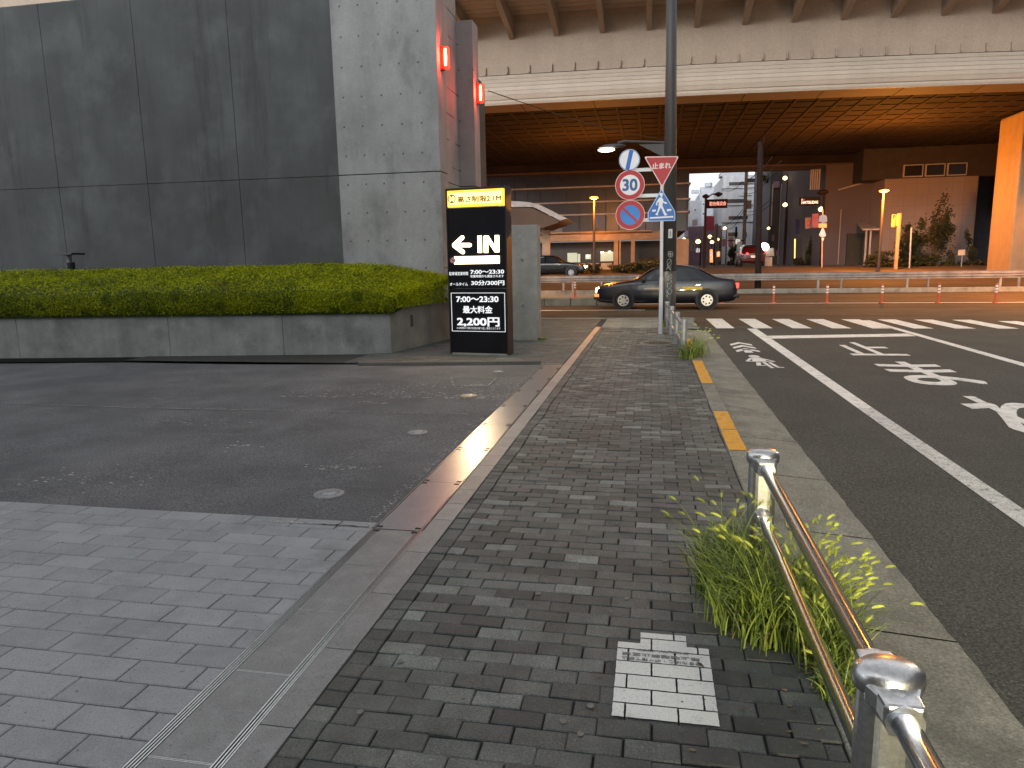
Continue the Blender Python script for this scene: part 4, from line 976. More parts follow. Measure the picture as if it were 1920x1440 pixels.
def car(name, label, cat, loc, rz, kind, paint, lit_front=False, lit_rear=False, group=None):
    t = thing(name, label, cat, loc, rz, group)
    if kind == 'sedan':
        S = [(-2.33,.34,.66,.68,.72,.58),(-2.25,.24,.74,.76,.80,.66),(-1.9,.2,.84,.87,.84,.70),(-1.25,.19,.92,.95,.85,.72),(-.98,.19,.95,.99,.85,.70),(-.32,.19,.95,1.42,.85,.58),(.1,.19,.95,1.46,.85,.59),(.7,.19,.95,1.45,.85,.59),(1.05,.19,.96,1.38,.85,.57),(1.62,.2,.97,1.03,.84,.68),(2.05,.22,.96,.99,.82,.68),(2.28,.26,.92,.95,.79,.65),(2.35,.38,.84,.86,.74,.6)]
        wx, zw, rw, cab = (-1.38, 1.36), .315, .315, (-.98,-.32,1.05,1.62)
    else:
        S = [(-2.1,.34,.7,.72,.74,.6),(-1.98,.22,.82,.85,.82,.68),(-1.2,.2,.98,1.02,.88,.74),(-.95,.2,1.0,1.06,.88,.72),(-.25,.2,1.0,1.55,.88,.62),(.5,.2,1.0,1.62,.88,.64),(1.5,.2,1.0,1.58,.88,.62),(1.95,.2,1.02,1.38,.87,.62),(2.08,.24,1.0,1.06,.86,.7),(2.16,.36,.9,.93,.82,.66)]
        wx, zw, rw, cab = (-1.3, 1.32), .33, .33, (-.95,-.25,1.5,2.0)
    mb = MB(); loft(mb, S); body = build('body', mb, paint, t, smooth=True, sub=2)
    def prof(x):
        for a, b in zip(S[:-1], S[1:]):
            if a[0] <= x <= b[0]: u = (x-a[0])/(b[0]-a[0]); return [a[k]+(b[k]-a[k])*u for k in range(6)]
    def side(x, z, s, off=.012):
        p = prof(x); u = (z-p[2])/max(.05, (p[3]-.045-p[2])); y = p[4]*.955+(p[5]+.01-p[4]*.955)*min(1,max(0,u)); return (x, s*(y+off), z)
    belt = .98 if kind == 'sedan' else 1.03; top = 1.34 if kind == 'sedan' else 1.46
    a0, a1, b0, b1 = cab
    gl = [[(a0+.22,belt),(a1+.12,top),(.28,top+.02),(.28,belt)], [(.36,belt),(.36,top+.02),(b0-.15,top),(b0+.22,belt)]]
    for s in (-1, 1):
        for g_ in gl:
            mb = MB(); pts = []
            for (xa, za), (xb, zb_) in zip(g_, g_[1:]+g_[:1]):
                for q in range(4): pts.append(side(xa+(xb-xa)*q/4, za+(zb_-za)*q/4, s))
            mb.poly(pts); build('side_window', mb, M_glassd, t)
    def top_quad(xa, xb, nm, inset=.06):
        pa, pb = prof(xa), prof(xb); mb = MB(); n_ = 6; n0 = len(mb.v)
        for q, (p, x) in enumerate(((pa, xa), (pb, xb))):
            for k in range(n_+1):
                y = (-1+2*k/n_)*(p[5]-inset*.6); z = p[3]+.024-.03*(2*k/n_-1)**2+.012; mb.v.append((x+(-.012 if nm == 'windscreen' else .012), y, z))
        mb.f = [(k, k+1, n_+2+k, n_+1+k) for k in range(n_)]; mb.t = [1]*n_; build(nm, mb, M_glassd, t, smooth=True)
    top_quad(a0+.1, a1-.06, 'windscreen'); top_quad(b0+.08, b1-.06, 'rear_window')
    for x in wx:
        for s in (-1, 1):
            y = s*(.74 if kind == 'sedan' else .77)
            mb = MB(); mb.cyl((x, y+s*.105, zw+.02), (x, y-s*.1, zw+.02), rw+.055, n=28); build('wheel_arch', mb, M_trim, t)
            mb = MB(); Mx = Matrix.Rotation(rad(90), 4, 'X'); mb.lathe([(rw*.62,-.1),(rw*.95,-.1),(rw,-.06),(rw,.06),(rw*.95,.1),(rw*.62,.1)], (x, y+s*.03, zw), 28, Mx); w_ = build('wheel', mb, M_tyre, t)
            mb = MB(); mb.cyl((x, y+s*.085, zw), (x, y+s*.138, zw), rw*.64, rw*.6, 28)
            r_ = build('rim', mb, M_rim, w_)
            mb = MB()
            for k in range(7):
                a = 2*math.pi*k/7; mb.cyl((x+math.cos(a)*rw*.4, y+s*.138, zw+math.sin(a)*rw*.4), (x+math.cos(a)*rw*.4, y+s*.141, zw+math.sin(a)*rw*.4), rw*.1, n=10)
            build('rim_openings', mb, M_trim, w_)
    f0, r0 = S[0][0], S[-1][0]
    for s in (-1, 1):
        mb = MB(); mb.box(f0+.0, f0+.16, s*.42, s*.72, .58, .74); build('headlight', mb, M_hl if lit_front else M_chr, t, bevel=.02)
        mb = MB(); 
        if kind == 'sedan': mb.box(r0-.16, r0+.02, s*.45, s*.76, .7, .86)
        else: mb.prism([(r0-.28, s*.86, .86),(r0-.28, s*.86, 1.06),(r0-.04, s*.36, .98),(r0-.02, s*.36, .86)], (.07,0,0))
        build('tail_lamp', mb, M_tl if lit_rear else M_rd, t, bevel=.015)
        mb = MB(); mb.box(a0+.2, a0+.33, s*.86, s*1.0, belt-.02, belt+.11); build('mirror', mb, paint, t, bevel=.03)
        mb = MB(); p_ = prof(.32); mb.box(-.9, 1.75, s*(p_[4]-.012), s*(p_[4]+.008), .60, .635); build('side_moulding', mb, M_trim, t)
        mb = MB()
        for x in (-.78, .32, 1.22): mb.box(x, x+.008, s*(p_[4]-.03), s*(p_[4]+.004), .30, .93)
        build('door_gap', mb, M_trim, t)
        mb = MB()
        for x in (.12, 1.0): mb.box(x, x+.14, s*(p_[4]-.012), s*(p_[4]+.022), .80, .83)
        build('door_handle', mb, M_chr, t)
    mb = MB(); mb.box(f0-.02, f0+.1, -.4, .4, .52, .68); build('grille', mb, M_trim, t, bevel=.01)
    mb = MB(); mb.box(f0-.06, f0+.2, -.78, .78, .34, .48); build('front_bumper', mb, paint if kind != 'sedan' else M_trim, t, bevel=.04)
    mb = MB(); mb.box(r0-.2, r0+.05, -.78, .78, .38, .52); build('rear_bumper', mb, paint if kind != 'sedan' else M_trim, t, bevel=.04)
    mb = MB(); mb.box(r0+.05, r0+.06, -.17, .17, .55 if kind == 'sedan' else .62, .71 if kind == 'sedan' else .78); build('number_plate', mb, M_plt, t)
    return t
M_navy = mat('navy_car_paint', (.007,.009,.018), .3, coat=.4, var=.03, grain=0)
tx = G(1242,581,ZR)
taxi = car('taxi', 'dark navy taxi with lit headlights and a yellow-green roof lamp driving left', 'taxi', (G(1168,580,ZR).x+1.40, tx.y+.9, ZR), 0, 'sedan', M_navy, True, True)
mb = MB(); mb.box(-.12,.30,-.12,.12,1.49,1.60); build('roof_lamp', mb, emat('taxi_roof_lamp', (.7,1.0,.05), .8), taxi, bevel=.03)
mb = MB(); mb.box(.55,1.2,-.865,-.858,.66,.76); build('yellow_stripe', mb, mat('taxi_yellow', (.75,.5,.02), .4), taxi)
mb = MB(); mb.box(-.7,.5,-.862,-.856,.68,.74); build('painted_reflection', mb, mat('taxi_reflection_tint', (.5,.38,.32), .4), taxi)  # pink-tan reflection on the door, painted as a strip
mb = MB(); mb.box(-2.36,-2.2,-.79,-.6,.44,.54); build('front_reflector', mb, M_amb, taxi, bevel=.01)
light('headlight_beam', 'SPOT', (-2.45, -.55, .66), 60, (1,.85,.6), taxi, .08, 60, (-9,-1.5,0))
M_cblk = mat('black_car_paint', (.006,.006,.007), .25, coat=.5, var=.03, grain=0)
cc = A(1044,515,48)
c2 = car('parked_car', 'black car on the far carriageway, partly hidden by the short concrete wall', 'car', (A(1035,515,48).x, 48, .56), math.pi, 'sedan', M_cblk, True, False)
# unseen car added behind the viewer; its headlights graze the posts and the grass
c4 = car('unseen_car', 'unseen dark car added behind the viewer for the light of its headlights', 'car', (2.75, -6.6, ZR), rad(-90), 'sedan', M_cblk, True, False)
for s_ in (-1, 1): light('headlight_beam', 'SPOT', (-2.45, s_*.55, .66), 850, (1,.86,.5), c4, .08, 46, (-14, s_*.55-2.4*0, .1))
M_dred = mat('dark_red_paint', (.045,.004,.005), .25, coat=.6, var=.03, grain=0)
rc = A(1411,499,56)
c3 = car('hatchback_car', 'dark red car with glowing tail lamps waiting at the far side street', 'car', (rc.x, 58, A(1411,499,56).z), rad(-90), 'hatch', M_dred, False, True)
# ================================================================== STREET FURNITURE ON THE CROSS ROAD
M_del = mat('orange_delineator', (.5,.09,.03), .5); M_refl = mat('reflective_white', (.8,.8,.75), .4)
def delin(p, h=.66):
    t = thing('delineator_post', 'x', 'delineator post', p, 0, 'orange delineator posts along the cross road')
    mb = MB(); mb.cyl((0,0,0),(0,0,.03),.11,.09,n=16); build('base', mb, M_del, t)
    mb = MB(); mb.cyl((0,0,.03),(0,0,h),.04,.036,n=14); mb.cyl((0,0,h),(0,0,h+.02),.036,.015,n=14); build('tube', mb, M_del, t)
    for z in (h-.10, h-.2, h-.3): 
        mb = MB(); mb.cyl((0,0,z),(0,0,z+.055),.0415,n=14); build('white_band', mb, M_refl, t)
    return t
d0 = None
labs = ['first orange delineator right of the taxi', 'orange delineator post straight behind the crosswalk start, second from the taxi', 'third orange delineator post right of the taxi', 'fourth orange delineator post right of the taxi', 'fifth orange delineator post, in front of the dark shrubs', 'rightmost orange delineator post, in front of the lit viaduct pier']
for k, (x, y) in enumerate(((1353,568),(1450,568),(1550,568),(1653,568),(1759,568),(1866,568))):
    p = G(x, y, ZR)
    if d0 is None: d0 = delin(p); d0['label'] = labs[0]
    else: dup(d0, p, label=labs[k])
p = A(1078,559,27.6); dup(d0, (p.x, 27.6, .19), label='orange delineator post on the raised median island left of the taxi')
# guard rails of the median
M_gr = mat('weathered_guardrail', (.33,.31,.29), .55, metal=.35, var=.25, vs=2, streak=.2, geo=True)
zb_, zt_ = A(1600,538,37.2).z, A(1600,510,37.2).z
t = thing('median_guardrail', 'long corrugated metal guardrail on the median behind the taxi', 'guardrail', (0, 37.2, zb_))
hh_ = zt_-zb_; pr = [(0,0),(.03,.03),(.03,.08),(-.045,.13),(-.045,.17),(.02,.21),(.02,.25),(-.045,.29),(-.045,.33),(.03,.38),(.03,.42),(0,.45)]
mb = MB(); k0 = hh_-.40*hh_/.9*1.05; sc_z = (hh_*.50)/.45
n = len(pr)
for x in (-30, 45): mb.v += [(x, -.09+a, hh_*.52+b*sc_z*.93) for a, b in pr]
mb.f = [(i, n+i, n+i+1, i+1) for i in range(n-1)]; mb.t = [1]*len(mb.f)
build('beam', mb, M_gr, t, smooth=False)
for x in [A(q,538,37.2).x for q in (1057,1078+0*1)][:1]+[-24+4.0*k for k in range(17)]:
    mb = MB(); mb.cyl((x,0,-.2),(x,0,hh_*.9),.06,n=12); build('post', mb, M_gr, t)
t = thing('rear_guardrail', 'second metal guardrail running behind the first one on the median', 'guardrail', (0, 38.6, zb_))
mb = MB(); 
for x in (-30, 45): mb.v += [(x, .09-a, hh_*.50+b*sc_z*.93) for a, b in pr]
mb.f = [(i, n+i, n+i+1, i+1) for i in range(n-1)]; mb.t = [1]*len(mb.f); build('beam', mb, M_gr, t)
for k in range(17):
    mb = MB(); x = -22.6+4*k; mb.cyl((x,0,-.2),(x,0,hh_*.9),.06,n=12); build('post', mb, M_gr, t)
# ================================================================== VIADUCT
ZL = 8.9
def via_custom(t, v, c):
    n = noise(t, v, .5, 6, .65); c = mix(t, ramp(t, n, .5, .7, 0, .15), c, (.2,.15,.105))
    n = noise(t, v, 1.4, 4, .6, (1,1,.1)); return mix(t, ramp(t, n, .55, .7, 0, .15), c, (.21,.16,.115))
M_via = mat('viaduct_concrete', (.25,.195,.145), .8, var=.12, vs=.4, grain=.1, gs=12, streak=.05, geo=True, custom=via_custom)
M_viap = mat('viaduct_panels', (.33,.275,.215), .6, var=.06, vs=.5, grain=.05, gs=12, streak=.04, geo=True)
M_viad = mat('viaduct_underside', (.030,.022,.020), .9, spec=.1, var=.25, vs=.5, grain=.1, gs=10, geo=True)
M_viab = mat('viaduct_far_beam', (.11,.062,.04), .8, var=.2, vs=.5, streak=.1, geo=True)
lip = [G(x, y, ZL) for x, y in ((905,203),(1000,191),(1200,184),(1400,177),(1660,167),(1920,156))]
cf = np.polyfit([p.x for p in lip], [p.y for p in lip], 2)
fl = [G(x, y, ZL) for x, y in ((1000,332),(1290,323),(1570,316),(1920,306))]
print('LIP', [tuple(round(c,2) for c in p) for p in lip], cf, 'FAR', [tuple(round(c,2) for c in p) for p in fl])
WV = sum(p.y for p in fl)/4 - float(np.polyval(cf, 6))
def yl(x): 
    xc = max(-14, min(24, x)); s = 2*cf[0]*xc+cf[1]; return float(np.polyval(cf, xc))+s*(x-xc)
XS = [-70,-50,-35]+[-26+2*k for k in range(36)]+[55,75]
def sweep(sec, m, name, parent, xs=XS, closed=False):
    mb = MB(); n = len(sec)
    for x in xs: mb.v += [(x, yl(x)+dy, z) for dy, z in sec]
    mb.f = [(i*n+j, i*n+j+1, (i+1)*n+j+1, (i+1)*n+j) for i in range(len(xs)-1) for j in range(n-1)]
    if closed: mb.f += [(i*n+n-1, i*n, (i+1)*n, (i+1)*n+n-1) for i in range(len(xs)-1)]
    mb.t = [1]*len(mb.f); return build(name, mb, m, parent)
h1 = A(1200, 127, yl(0)).z-ZL; zs = A(1000, 30, yl(-5.5)+.2).z
t = thing('elevated_expressway', 'huge beige elevated expressway crossing overhead above the main road', 'viaduct', (0,0,0))
pan = []
for k in range(6):
    z0, z1 = ZL+.22+(h1-.22)*k/6, ZL+.22+(h1-.22)*(k+1)/6; b = -.28*math.sin(math.pi*(.25+.75*k/6)); b2 = -.28*math.sin(math.pi*(.25+.75*(k+1)/6))
    pan += [(b, z0), (b2, z1-.035), (b2+.03, z1-.035), (b2+.03, z1)]
sweep([(.0,ZL),(-.12,ZL),(-.17,ZL+.1),(-.14,ZL+.2)]+pan+[(.3,ZL+h1)], M_viap, 'noise_panels', t)
sweep([(0,ZL),(.05,ZL-.004),(1.55,ZL),(1.6,ZL+.02),(1.6,ZL+.75)], M_via, 'edge_soffit', t)
mb = MB(); x = -30
while x < 50: mb.box(x, x+.03, yl(x)+.0, yl(x)+1.55, ZL-.012, ZL-.005); x += 3.4
build('soffit_joints', mb, M_dark, t)
sweep([(.3,ZL+h1+.001),(.3,ZL+h1+.06),(.2,ZL+h1+.07)], M_dark, 'shadow_gap', t)
sweep([(.2,ZL+h1+.07),(.2,zs-1.3),(.24,zs-.6),(.15,zs-.2),(-.1,zs)], M_via, 'girder_wall', t)
sweep([(-.1,zs+.002),(-5.0,zs+.25),(-5.0,zs+1.6),(WV+4,zs+1.6)], M_via, 'deck_slab', t)
mb = MB(); y_ = -.6
for k in range(9): 
    pass
sl = []
for k in range(10): a = -.15-.48*k; zz = zs+.25*(-a)/5; sl += [(a, zz-.02),(a-.4,zz+.0),(a-.4,zz+.03),(a-.48,zz+.03)]
sweep(sl, M_viap, 'deck_planking', t)
rx = A(1043, 60, yl(-4)).x; sp = (A(1884, 22, yl(10)).x-A(1133, 53, yl(-3)).x)/8.0
k0 = -8
for k in range(-8, 22):
    x = rx+sp*k; y0 = yl(x); mb = MB(); zt2 = zs-.02
    mb.prism([(x-.12,y0+.2,zs-.95),(x-.12,y0+.2,zt2),(x-.12,y0-4.6,zs+.2),(x-.12,y0-4.6,zs-.05)], (.24,0,0)); r_ = build('bracket', mb, M_via, t)
x = -10
while x < 24: mb = MB(); mb.box(x, x+.06, yl(x)+.08, yl(x)+.2, ZL+h1+.1, ZL+h1+.42); build('cable_clip', mb, M_via, t); x += sp/2
# drain pipe and underside
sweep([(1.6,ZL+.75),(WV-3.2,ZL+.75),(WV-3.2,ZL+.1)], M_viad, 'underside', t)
mb = MB()
def yb(x0, x1, dy, z0, z1, w_=.12):
    xs_ = np.linspace(x0, x1, 20)
    for a, b in zip(xs_[:-1], xs_[1:]): mb.add([(a,yl(a)+dy,z0),(b,yl(b)+dy,z0),(b,yl(b)+dy+w_,z0),(a,yl(a)+dy+w_,z0),(a,yl(a)+dy,z1),(b,yl(b)+dy,z1),(b,yl(b)+dy+w_,z1),(a,yl(a)+dy+w_,z1)], [(0,1,2,3),(0,4,5,1),(3,2,6,7)])
dy = 3.0
while dy < WV-3.5: yb(-40, 50, dy, ZL+.715, ZL+.748); dy += 1.45
x = -40
while x < 50:
    y0 = yl(x); mb.add([(x,y0+1.6,ZL+.70),(x+.16,y0+1.6,ZL+.70),(x+.16,y0+WV-3.3,ZL+.70),(x,y0+WV-3.3,ZL+.70),(x,y0+1.6,ZL+.75),(x+.16,y0+1.6,ZL+.75),(x+.16,y0+WV-3.3,ZL+.75),(x,y0+WV-3.3,ZL+.75)], [(0,1,2,3),(0,3,7,4),(1,5,6,2)]); x += 1.15
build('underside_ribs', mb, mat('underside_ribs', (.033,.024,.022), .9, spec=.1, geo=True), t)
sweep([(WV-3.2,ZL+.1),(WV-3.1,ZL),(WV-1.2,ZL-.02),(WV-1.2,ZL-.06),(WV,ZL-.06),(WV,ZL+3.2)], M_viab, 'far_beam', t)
# pier at the right
M_pier = mat('pier_concrete', (.30,.20,.11), .75, var=.1, streak=.1, geo=True)
pa = A(1878,500,46)
mb = MB(); X0 = A(1893,500,46).x; 
t2 = thing('viaduct_pier', 'broad concrete viaduct pier glowing orange at the right edge of the view', 'pier', (X0+2, 46, .3))
mb = MB(); dxp = .75; mb.prism([(X0,46,-.1),(X0+4.2,46,-.1),(X0+4.2,49,-.1),(X0,49,-.1)], (0,0,ZL+.7)); wb('shaft', mb, M_pier, t2, bevel=.15)
# median pole, dark, with wires
M_wp = mat('dark_pole', (.022,.015,.014), .8, spec=.15)
p = A(1421,538,37.9); pt = A(1426,262,37.9)
t = thing('median_pole', 'dark thick pole rising from the median in front of the far side street', 'pole', (p.x, 37.9, zb_-.1))
mb = MB(); mb.cyl((0,0,0),(pt.x-p.x,0,pt.z-zb_),.16,.13,n=16); build('shaft', mb, M_wp, t, smooth=False)
mb = MB(); zt3 = pt.z-zb_
mb.tube([(-.6,0,zt3-1.75),(0,0,zt3-1.3),(.45,0,zt3-.7)], .02, 5); mb.tube([(.1,0,zt3-2.0),(.5,.1,zt3-1.2),(.9,.1,zt3-.9)], .02, 5); mb.box(-.7,-.35,-.06,.06,zt3-1.9,zt3-1.72); mb.cyl((0,0,zt3),(0,0,zt3+.25),.03)
build('brackets', mb, M_wp, t)
# ================================================================== SODIUM STREET LAMPS
SOD = (1.0,.33,.04)
M_sod = emat('sodium_lamp', (1.0,.36,.04), 1.6); M_sodc = emat('sodium_bright', (1.0,.62,.18), 3.5)
M_lp = mat('lamp_pole_paint', (.05,.035,.025), .6)
def sodium(px, py, pyb, Y, label, e, grp='orange sodium street lamps'):
    p = A(px, py, Y); b = A(px-1, pyb, Y); t = thing('street_lamp', label, 'street lamp', (p.x, Y, b.z-.1), 0, grp); h = p.z-b.z+.1
    mb = MB(); mb.cyl((0,0,0),(0,0,h-.1),.1,.06,n=12); build('pole', mb, M_lp, t)
    mb = MB(); mb.lathe([(.12,-.07),(.24,-.04),(.29,0),(.26,.05),(.1,.09)], (0,-.05,h), 20); build('lamp_head', mb, M_sod, t, smooth=True)
    mb = MB(); mb.lathe([(.05,-.11),(.16,-.095),(.2,-.06)], (0,-.08,h), 16); build('lamp_glass', mb, M_sodc, t, smooth=True)
    light('lamp_light', 'POINT', (0,-.6,h-.35), e, SOD, t, .3); return t
sodium(1114,371,503,49,'orange street lamp in front of the office building on the left',900)
sodium(1657,358,505,49,'orange street lamp in front of the pale windowless building',2500)
# two more of the same lamps just outside the view, right and left, that light the cross road and the viaduct
def off_lamp(x, y, z, e, label, col=SOD):
    t = thing('street_lamp', label, 'street lamp', (x, y, -.1), 0, 'orange sodium street lamps')
    mb = MB(); mb.cyl((0,0,0),(0,0,z),.09,.06,n=12); build('pole', mb, M_lp, t)
    mb = MB(); mb.lathe([(.05,-.1),(.28,-.02),(.36,.06),(.2,.14)], (0,0,z+.1), 16); build('lamp_head', mb, M_sod, t)
    light('lamp_light', 'SPOT', (0,0,z-.3), e, col, t, .3, 150)
off_lamp(18.2,29.5,6.6,7000,'orange street lamp beyond the right edge of the view',(1.0,.34,.05))
off_lamp(-13,31.5,6.4,7500,'orange street lamp beyond the left edge of the view, behind the concrete building',(1.0,.36,.06))
off_lamp(22,43,6.5,1100,'orange street lamp standing behind the viaduct pier outside the view')
def warm_lamp(x, y, z, e, label):
    t = thing('street_lamp', label, 'street lamp', (x, y, -.1), 0, 'warm street lamps outside the view')
    mb = MB(); mb.cyl((0,0,0),(0,0,z),.09,.06,n=12); build('pole', mb, M_lp, t)
    mb = MB(); mb.lathe([(.05,-.1),(.25,-.02),(.3,.06),(.2,.14)], (0,0,z+.1), 16); build('lamp_head', mb, M_gl, t)
    light('lamp_light', 'POINT', (0,0,z-.3), e, (1.0,.74,.46), t, .3)
warm_lamp(13,20,7.0,620,'warm white street lamp beyond the right edge of the view')
warm_lamp(-9.5,22.5,9.6,300,'warm white street lamp behind the concrete building')
# buildings behind the viewer and across the side street; they shade the place and show in its shiny surfaces
M_beh = mat('rear_building_wall', (.13,.12,.12), .8, var=.2, vs=.3, geo=True)
for lb, (bx0, bx1, by0, by1, bz) in (('plain grey building standing behind the viewer', (-34,-1.5,-30,-13,15)), ('plain grey building across the side street, outside the view', (14,32,-34,12,14))):
    t = thing('rear_building', lb, 'building', ((bx0+bx1)/2, (by0+by1)/2, -.1)); mb = MB(); mb.box(bx0,bx1,by0,by1,-.1,bz); wb('wall', mb, M_beh, t)
    for k in range(4):
        z = 1.2+3.3*k; n_ = 6
        for q in range(n_):
            mb = MB()
            if bx0 < 0: xx = bx0+2+(bx1-bx0-4)*q/n_; mb.box(xx, xx+2.6, by1, by1+.05, z, z+1.5)
            else: yy = by0+4+(by1-by0-6)*q/n_; mb.box(bx0-.05, bx0, yy, yy+2.8, z, z+1.5)
            wb('window', mb, M_glassd, t)
# ================================================================== FAR SIDE
M_offg = glass('office_glass', (.018,.014,.014), .3)
M_ledge = mat('pale_ledge', (.42,.36,.33), .6); M_frm = mat('dark_mullion', (.04,.03,.03), .6)
def zat(py, Y, px=1200): return A(px, py, Y).z
YO = 62
xo0, xo1 = -42, A(1291,400,YO).x
t = thing('office_building', 'wide dark glazed office building with pale floor ledges and orange-lit columns below', 'building', ((xo0+xo1)/2, YO, .9))
fz = [zat(344,YO,1280), zat(373,YO,1280), zat(397,YO,1280), zat(434,YO,1280)]
mb = MB(); mb.box(xo0, xo1-.2, YO+.3, YO+16, fz[3], 14); wb('core', mb, mat('office_core', (.03,.022,.02), .7), t)
zz = [fz[3], fz[2], fz[1], fz[0], fz[0]+2.0, fz[0]+4]
for a, b in zip(zz[:-1], zz[1:]):
    mb = MB(); mb.box(xo0, xo1, YO+.1, YO+.28, a+.06, b-.06); wb('glass_band', mb, M_offg, t)
    mb = MB(); mb.box(xo0, xo1+.12, YO-.12, YO+.29, b-.055, b+.055); mb.box(xo1, xo1+.12, YO-.12, YO+12, b-.055, b+.055); wb('floor_ledge', mb, M_ledge, t)
M_blind = mat('blinds', (.14,.13,.15), .5)
mb = MB(); x = xo1-.1
while x > xo0: mb.box(x-.05, x+.03, YO+.03, YO+.1, fz[3]+.06, zz[-1]); x -= 1.12
wb('mullions', mb, M_frm, t)
for k in range(7): mb = MB(); x = xo1-3.9-2.24*k*1.7; mb.box(x, x+1.0, YO+.06, YO+.1, fz[2]-1.1 if k % 2 else fz[3]+.1, fz[2]-.1); wb('window_blind', mb, M_blind, t)
mb = MB(); za, zb2 = zat(436,YO,1150), zat(452,YO,1100)
M_sof = mat('soffit_concrete', (.34,.23,.14), .7)
mb.box(xo0, xo1-.9, YO-.6, YO+.6, zb2, za); mb.prism([(xo0,YO-.62,za-.12),(xo1-3,YO-.62,za-.12),(xo1-3,YO-1.4,za-.02),(xo0,YO-1.4,za-.02)], (0,0,.1)); wb('soffit_beam', mb, M_sof, t)
for a, b in ((1151,1159),(1161,1164),(1183,1190),(1268,1291)):
    xa, xb = A(a,480,YO-.3).x, A(b,480,YO-.3).x; mb = MB(); mb.box(xa, xb, YO-.5, YO-.1, .5, zb2); wb('column', mb, M_sof, t)
mb = MB(); mb.box(xo0, xo1-.5, YO+3.0, YO+3.1, .5, zb2); wb('lobby_wall', mb, mat('lobby_dark', (.03,.025,.022), .5), t)
M_lob = emat('lobby_lit', (.55,.62,.45), .16); M_lobd = emat('lobby_lamp', (1,.95,.7), 2)
for a, b, c_, d_ in ((1064,1082,474,492),(1083,1088,476,492),(1126,1150,472,490),(1098,1108,477,486)):
    p, q = A(a,d_,YO+2.9), A(b,c_,YO+2.9); mb = MB(); mb.box(p.x, q.x, YO+2.85, YO+2.95, p.z, q.z); wb('lit_window', mb, M_lob, t)
mb = MB()
for px, py in ((1129,473),(1143,472),(1102,480)): p = A(px,py,YO+2.7); mb.box(p.x-.12,p.x+.12,YO+2.6,YO+2.7,p.z-.06,p.z+.06)
wb('ceiling_lamps', mb, M_lobd, t)
p, q = A(1042,510,YO-4), A(1147,493,YO-4)
mb = MB(); mb.box(xo0, q.x, YO-4, YO-3.7, .5, q.z); mb.box(xo0, A(1230,500,YO-4.5).x, YO-4.9, YO-4.6, .5, A(1147,504,YO-4.5).z)
tag(build('forecourt_wall', mb, mat('orange_render', (.5,.33,.18), .7, var=.15)), 'low orange-lit wall in front of the glazed office building', 'wall')
light('porch_light', 'POINT', (A(1120,445,YO-2).x, YO-2.4, zb2-.4), 110, SOD, None, .3)
bpy.data.objects['porch_light'].parent = t; bpy.data.objects['porch_light'].location = Vector((A(1120,445,YO-2).x, YO-2.4, zb2-.4))-t.location
# canopy roof left
YC = 46
t = thing('canopy_roof', 'pale edged canopy roof above the short concrete wall', 'canopy', (A(990,400,YC).x, YC, 3))
pts = [A(935,375,YC), A(992,379,YC), A(1010,383,YC), A(1063,410,YC), A(1050,413,YC), A(1000,388,YC), A(935,388,YC)]
mb = MB(); mb.prism(pts[::-1], (0,5,0)); wb('roof_edge', mb, M_ledge, t)
pts = [A(935,389,YC+.2), A(998,390,YC+.2), A(1048,414,YC+.2), A(1046,418,YC+.2), A(1015,428,YC+.2), A(935,420,YC+.2)]
mb = MB(); mb.prism(pts[::-1], (0,4.5,0)); wb('soffit', mb, M_viab, t)
pts = A(1030,455,YC+3); mb = MB(); mb.box(pts.x-.5, pts.x+.0, YC+3, YC+3.4, .2, A(1030,425,YC+3).z); mb.box(pts.x-6, pts.x-5.5, YC+3, YC+3.4, .2, A(1030,425,YC+3).z); wb('support', mb, M_sof, t)
# shrubs
M_shr, tb3, bb3 = newmat('shrub_leaves'); a_ = node(tb3, 'ShaderNodeAttribute', attribute_name='tone')
tb3.links.new(mix(tb3, a_.outputs['Fac'], (.012,.016,.006), (.06,.06,.02)), bb3.inputs['Base Color']); bb3.inputs['Roughness'].default_value = .6
M_trunk = mat('bark', (.06,.04,.03), .9)
def crown(mb, c, rx, ry, rz, n, sz, seed):
    r = random.Random(seed); cl = [(Vector((r.gauss(0,.42)*rx, r.gauss(0,.42)*ry, r.gauss(0,.45)*rz)), r.uniform(.3,.6), r.random()) for _ in range(max(8, int(n/90)))]
    for k in range(n):
        o, s, tn_ = cl[r.randrange(len(cl))]; p = Vector(c)+o+Vector((r.gauss(0,.33)*rx*s, r.gauss(0,.33)*ry*s, r.gauss(0,.33)*rz*s))
        a = Vector((r.gauss(0,1),r.gauss(0,1),r.gauss(0,1))).normalized()*sz; b = a.orthogonal().normalized()*sz*.55
        mb.add([p-a, p+b, p+a, p-b], [(0,1,2,3)], min(1, max(0, tn_*.7+r.random()*.4)))
def bush(px, py0, py1, Y, w_px, label, n=1500, cat='shrub', name='shrub', trunk=False, grp=None):
    b = A(px, py0, Y); tp_ = A(px, py1, Y); h = tp_.z-b.z; w_ = w_px/1331*Y/2
    t = thing(name, label, cat, (b.x, Y, b.z-.1), 0, grp); mb = MB(); crown(mb, (0,0,h*(.62 if trunk else .45)+.1), w_, w_*.8, h*(.42 if trunk else .5), n, .13 if Y > 55 else .10, int(px*7))
    build('crown' if trunk else 'foliage', mb, M_shr, t, tone=True)
    mb = MB(); r = random.Random(int(px)); 
    if trunk: mb.cyl((0,0,-.2),(0,0,h*.6),.1,.05,n=8)
    for k in range(6): a = r.random()*6; mb.cyl((0,0,h*.1+.05),(math.cos(a)*w_*.5,math.sin(a)*w_*.5,h*.6),.03,.012,n=5)
    build('trunk' if trunk else 'stems', mb, M_trunk, t)
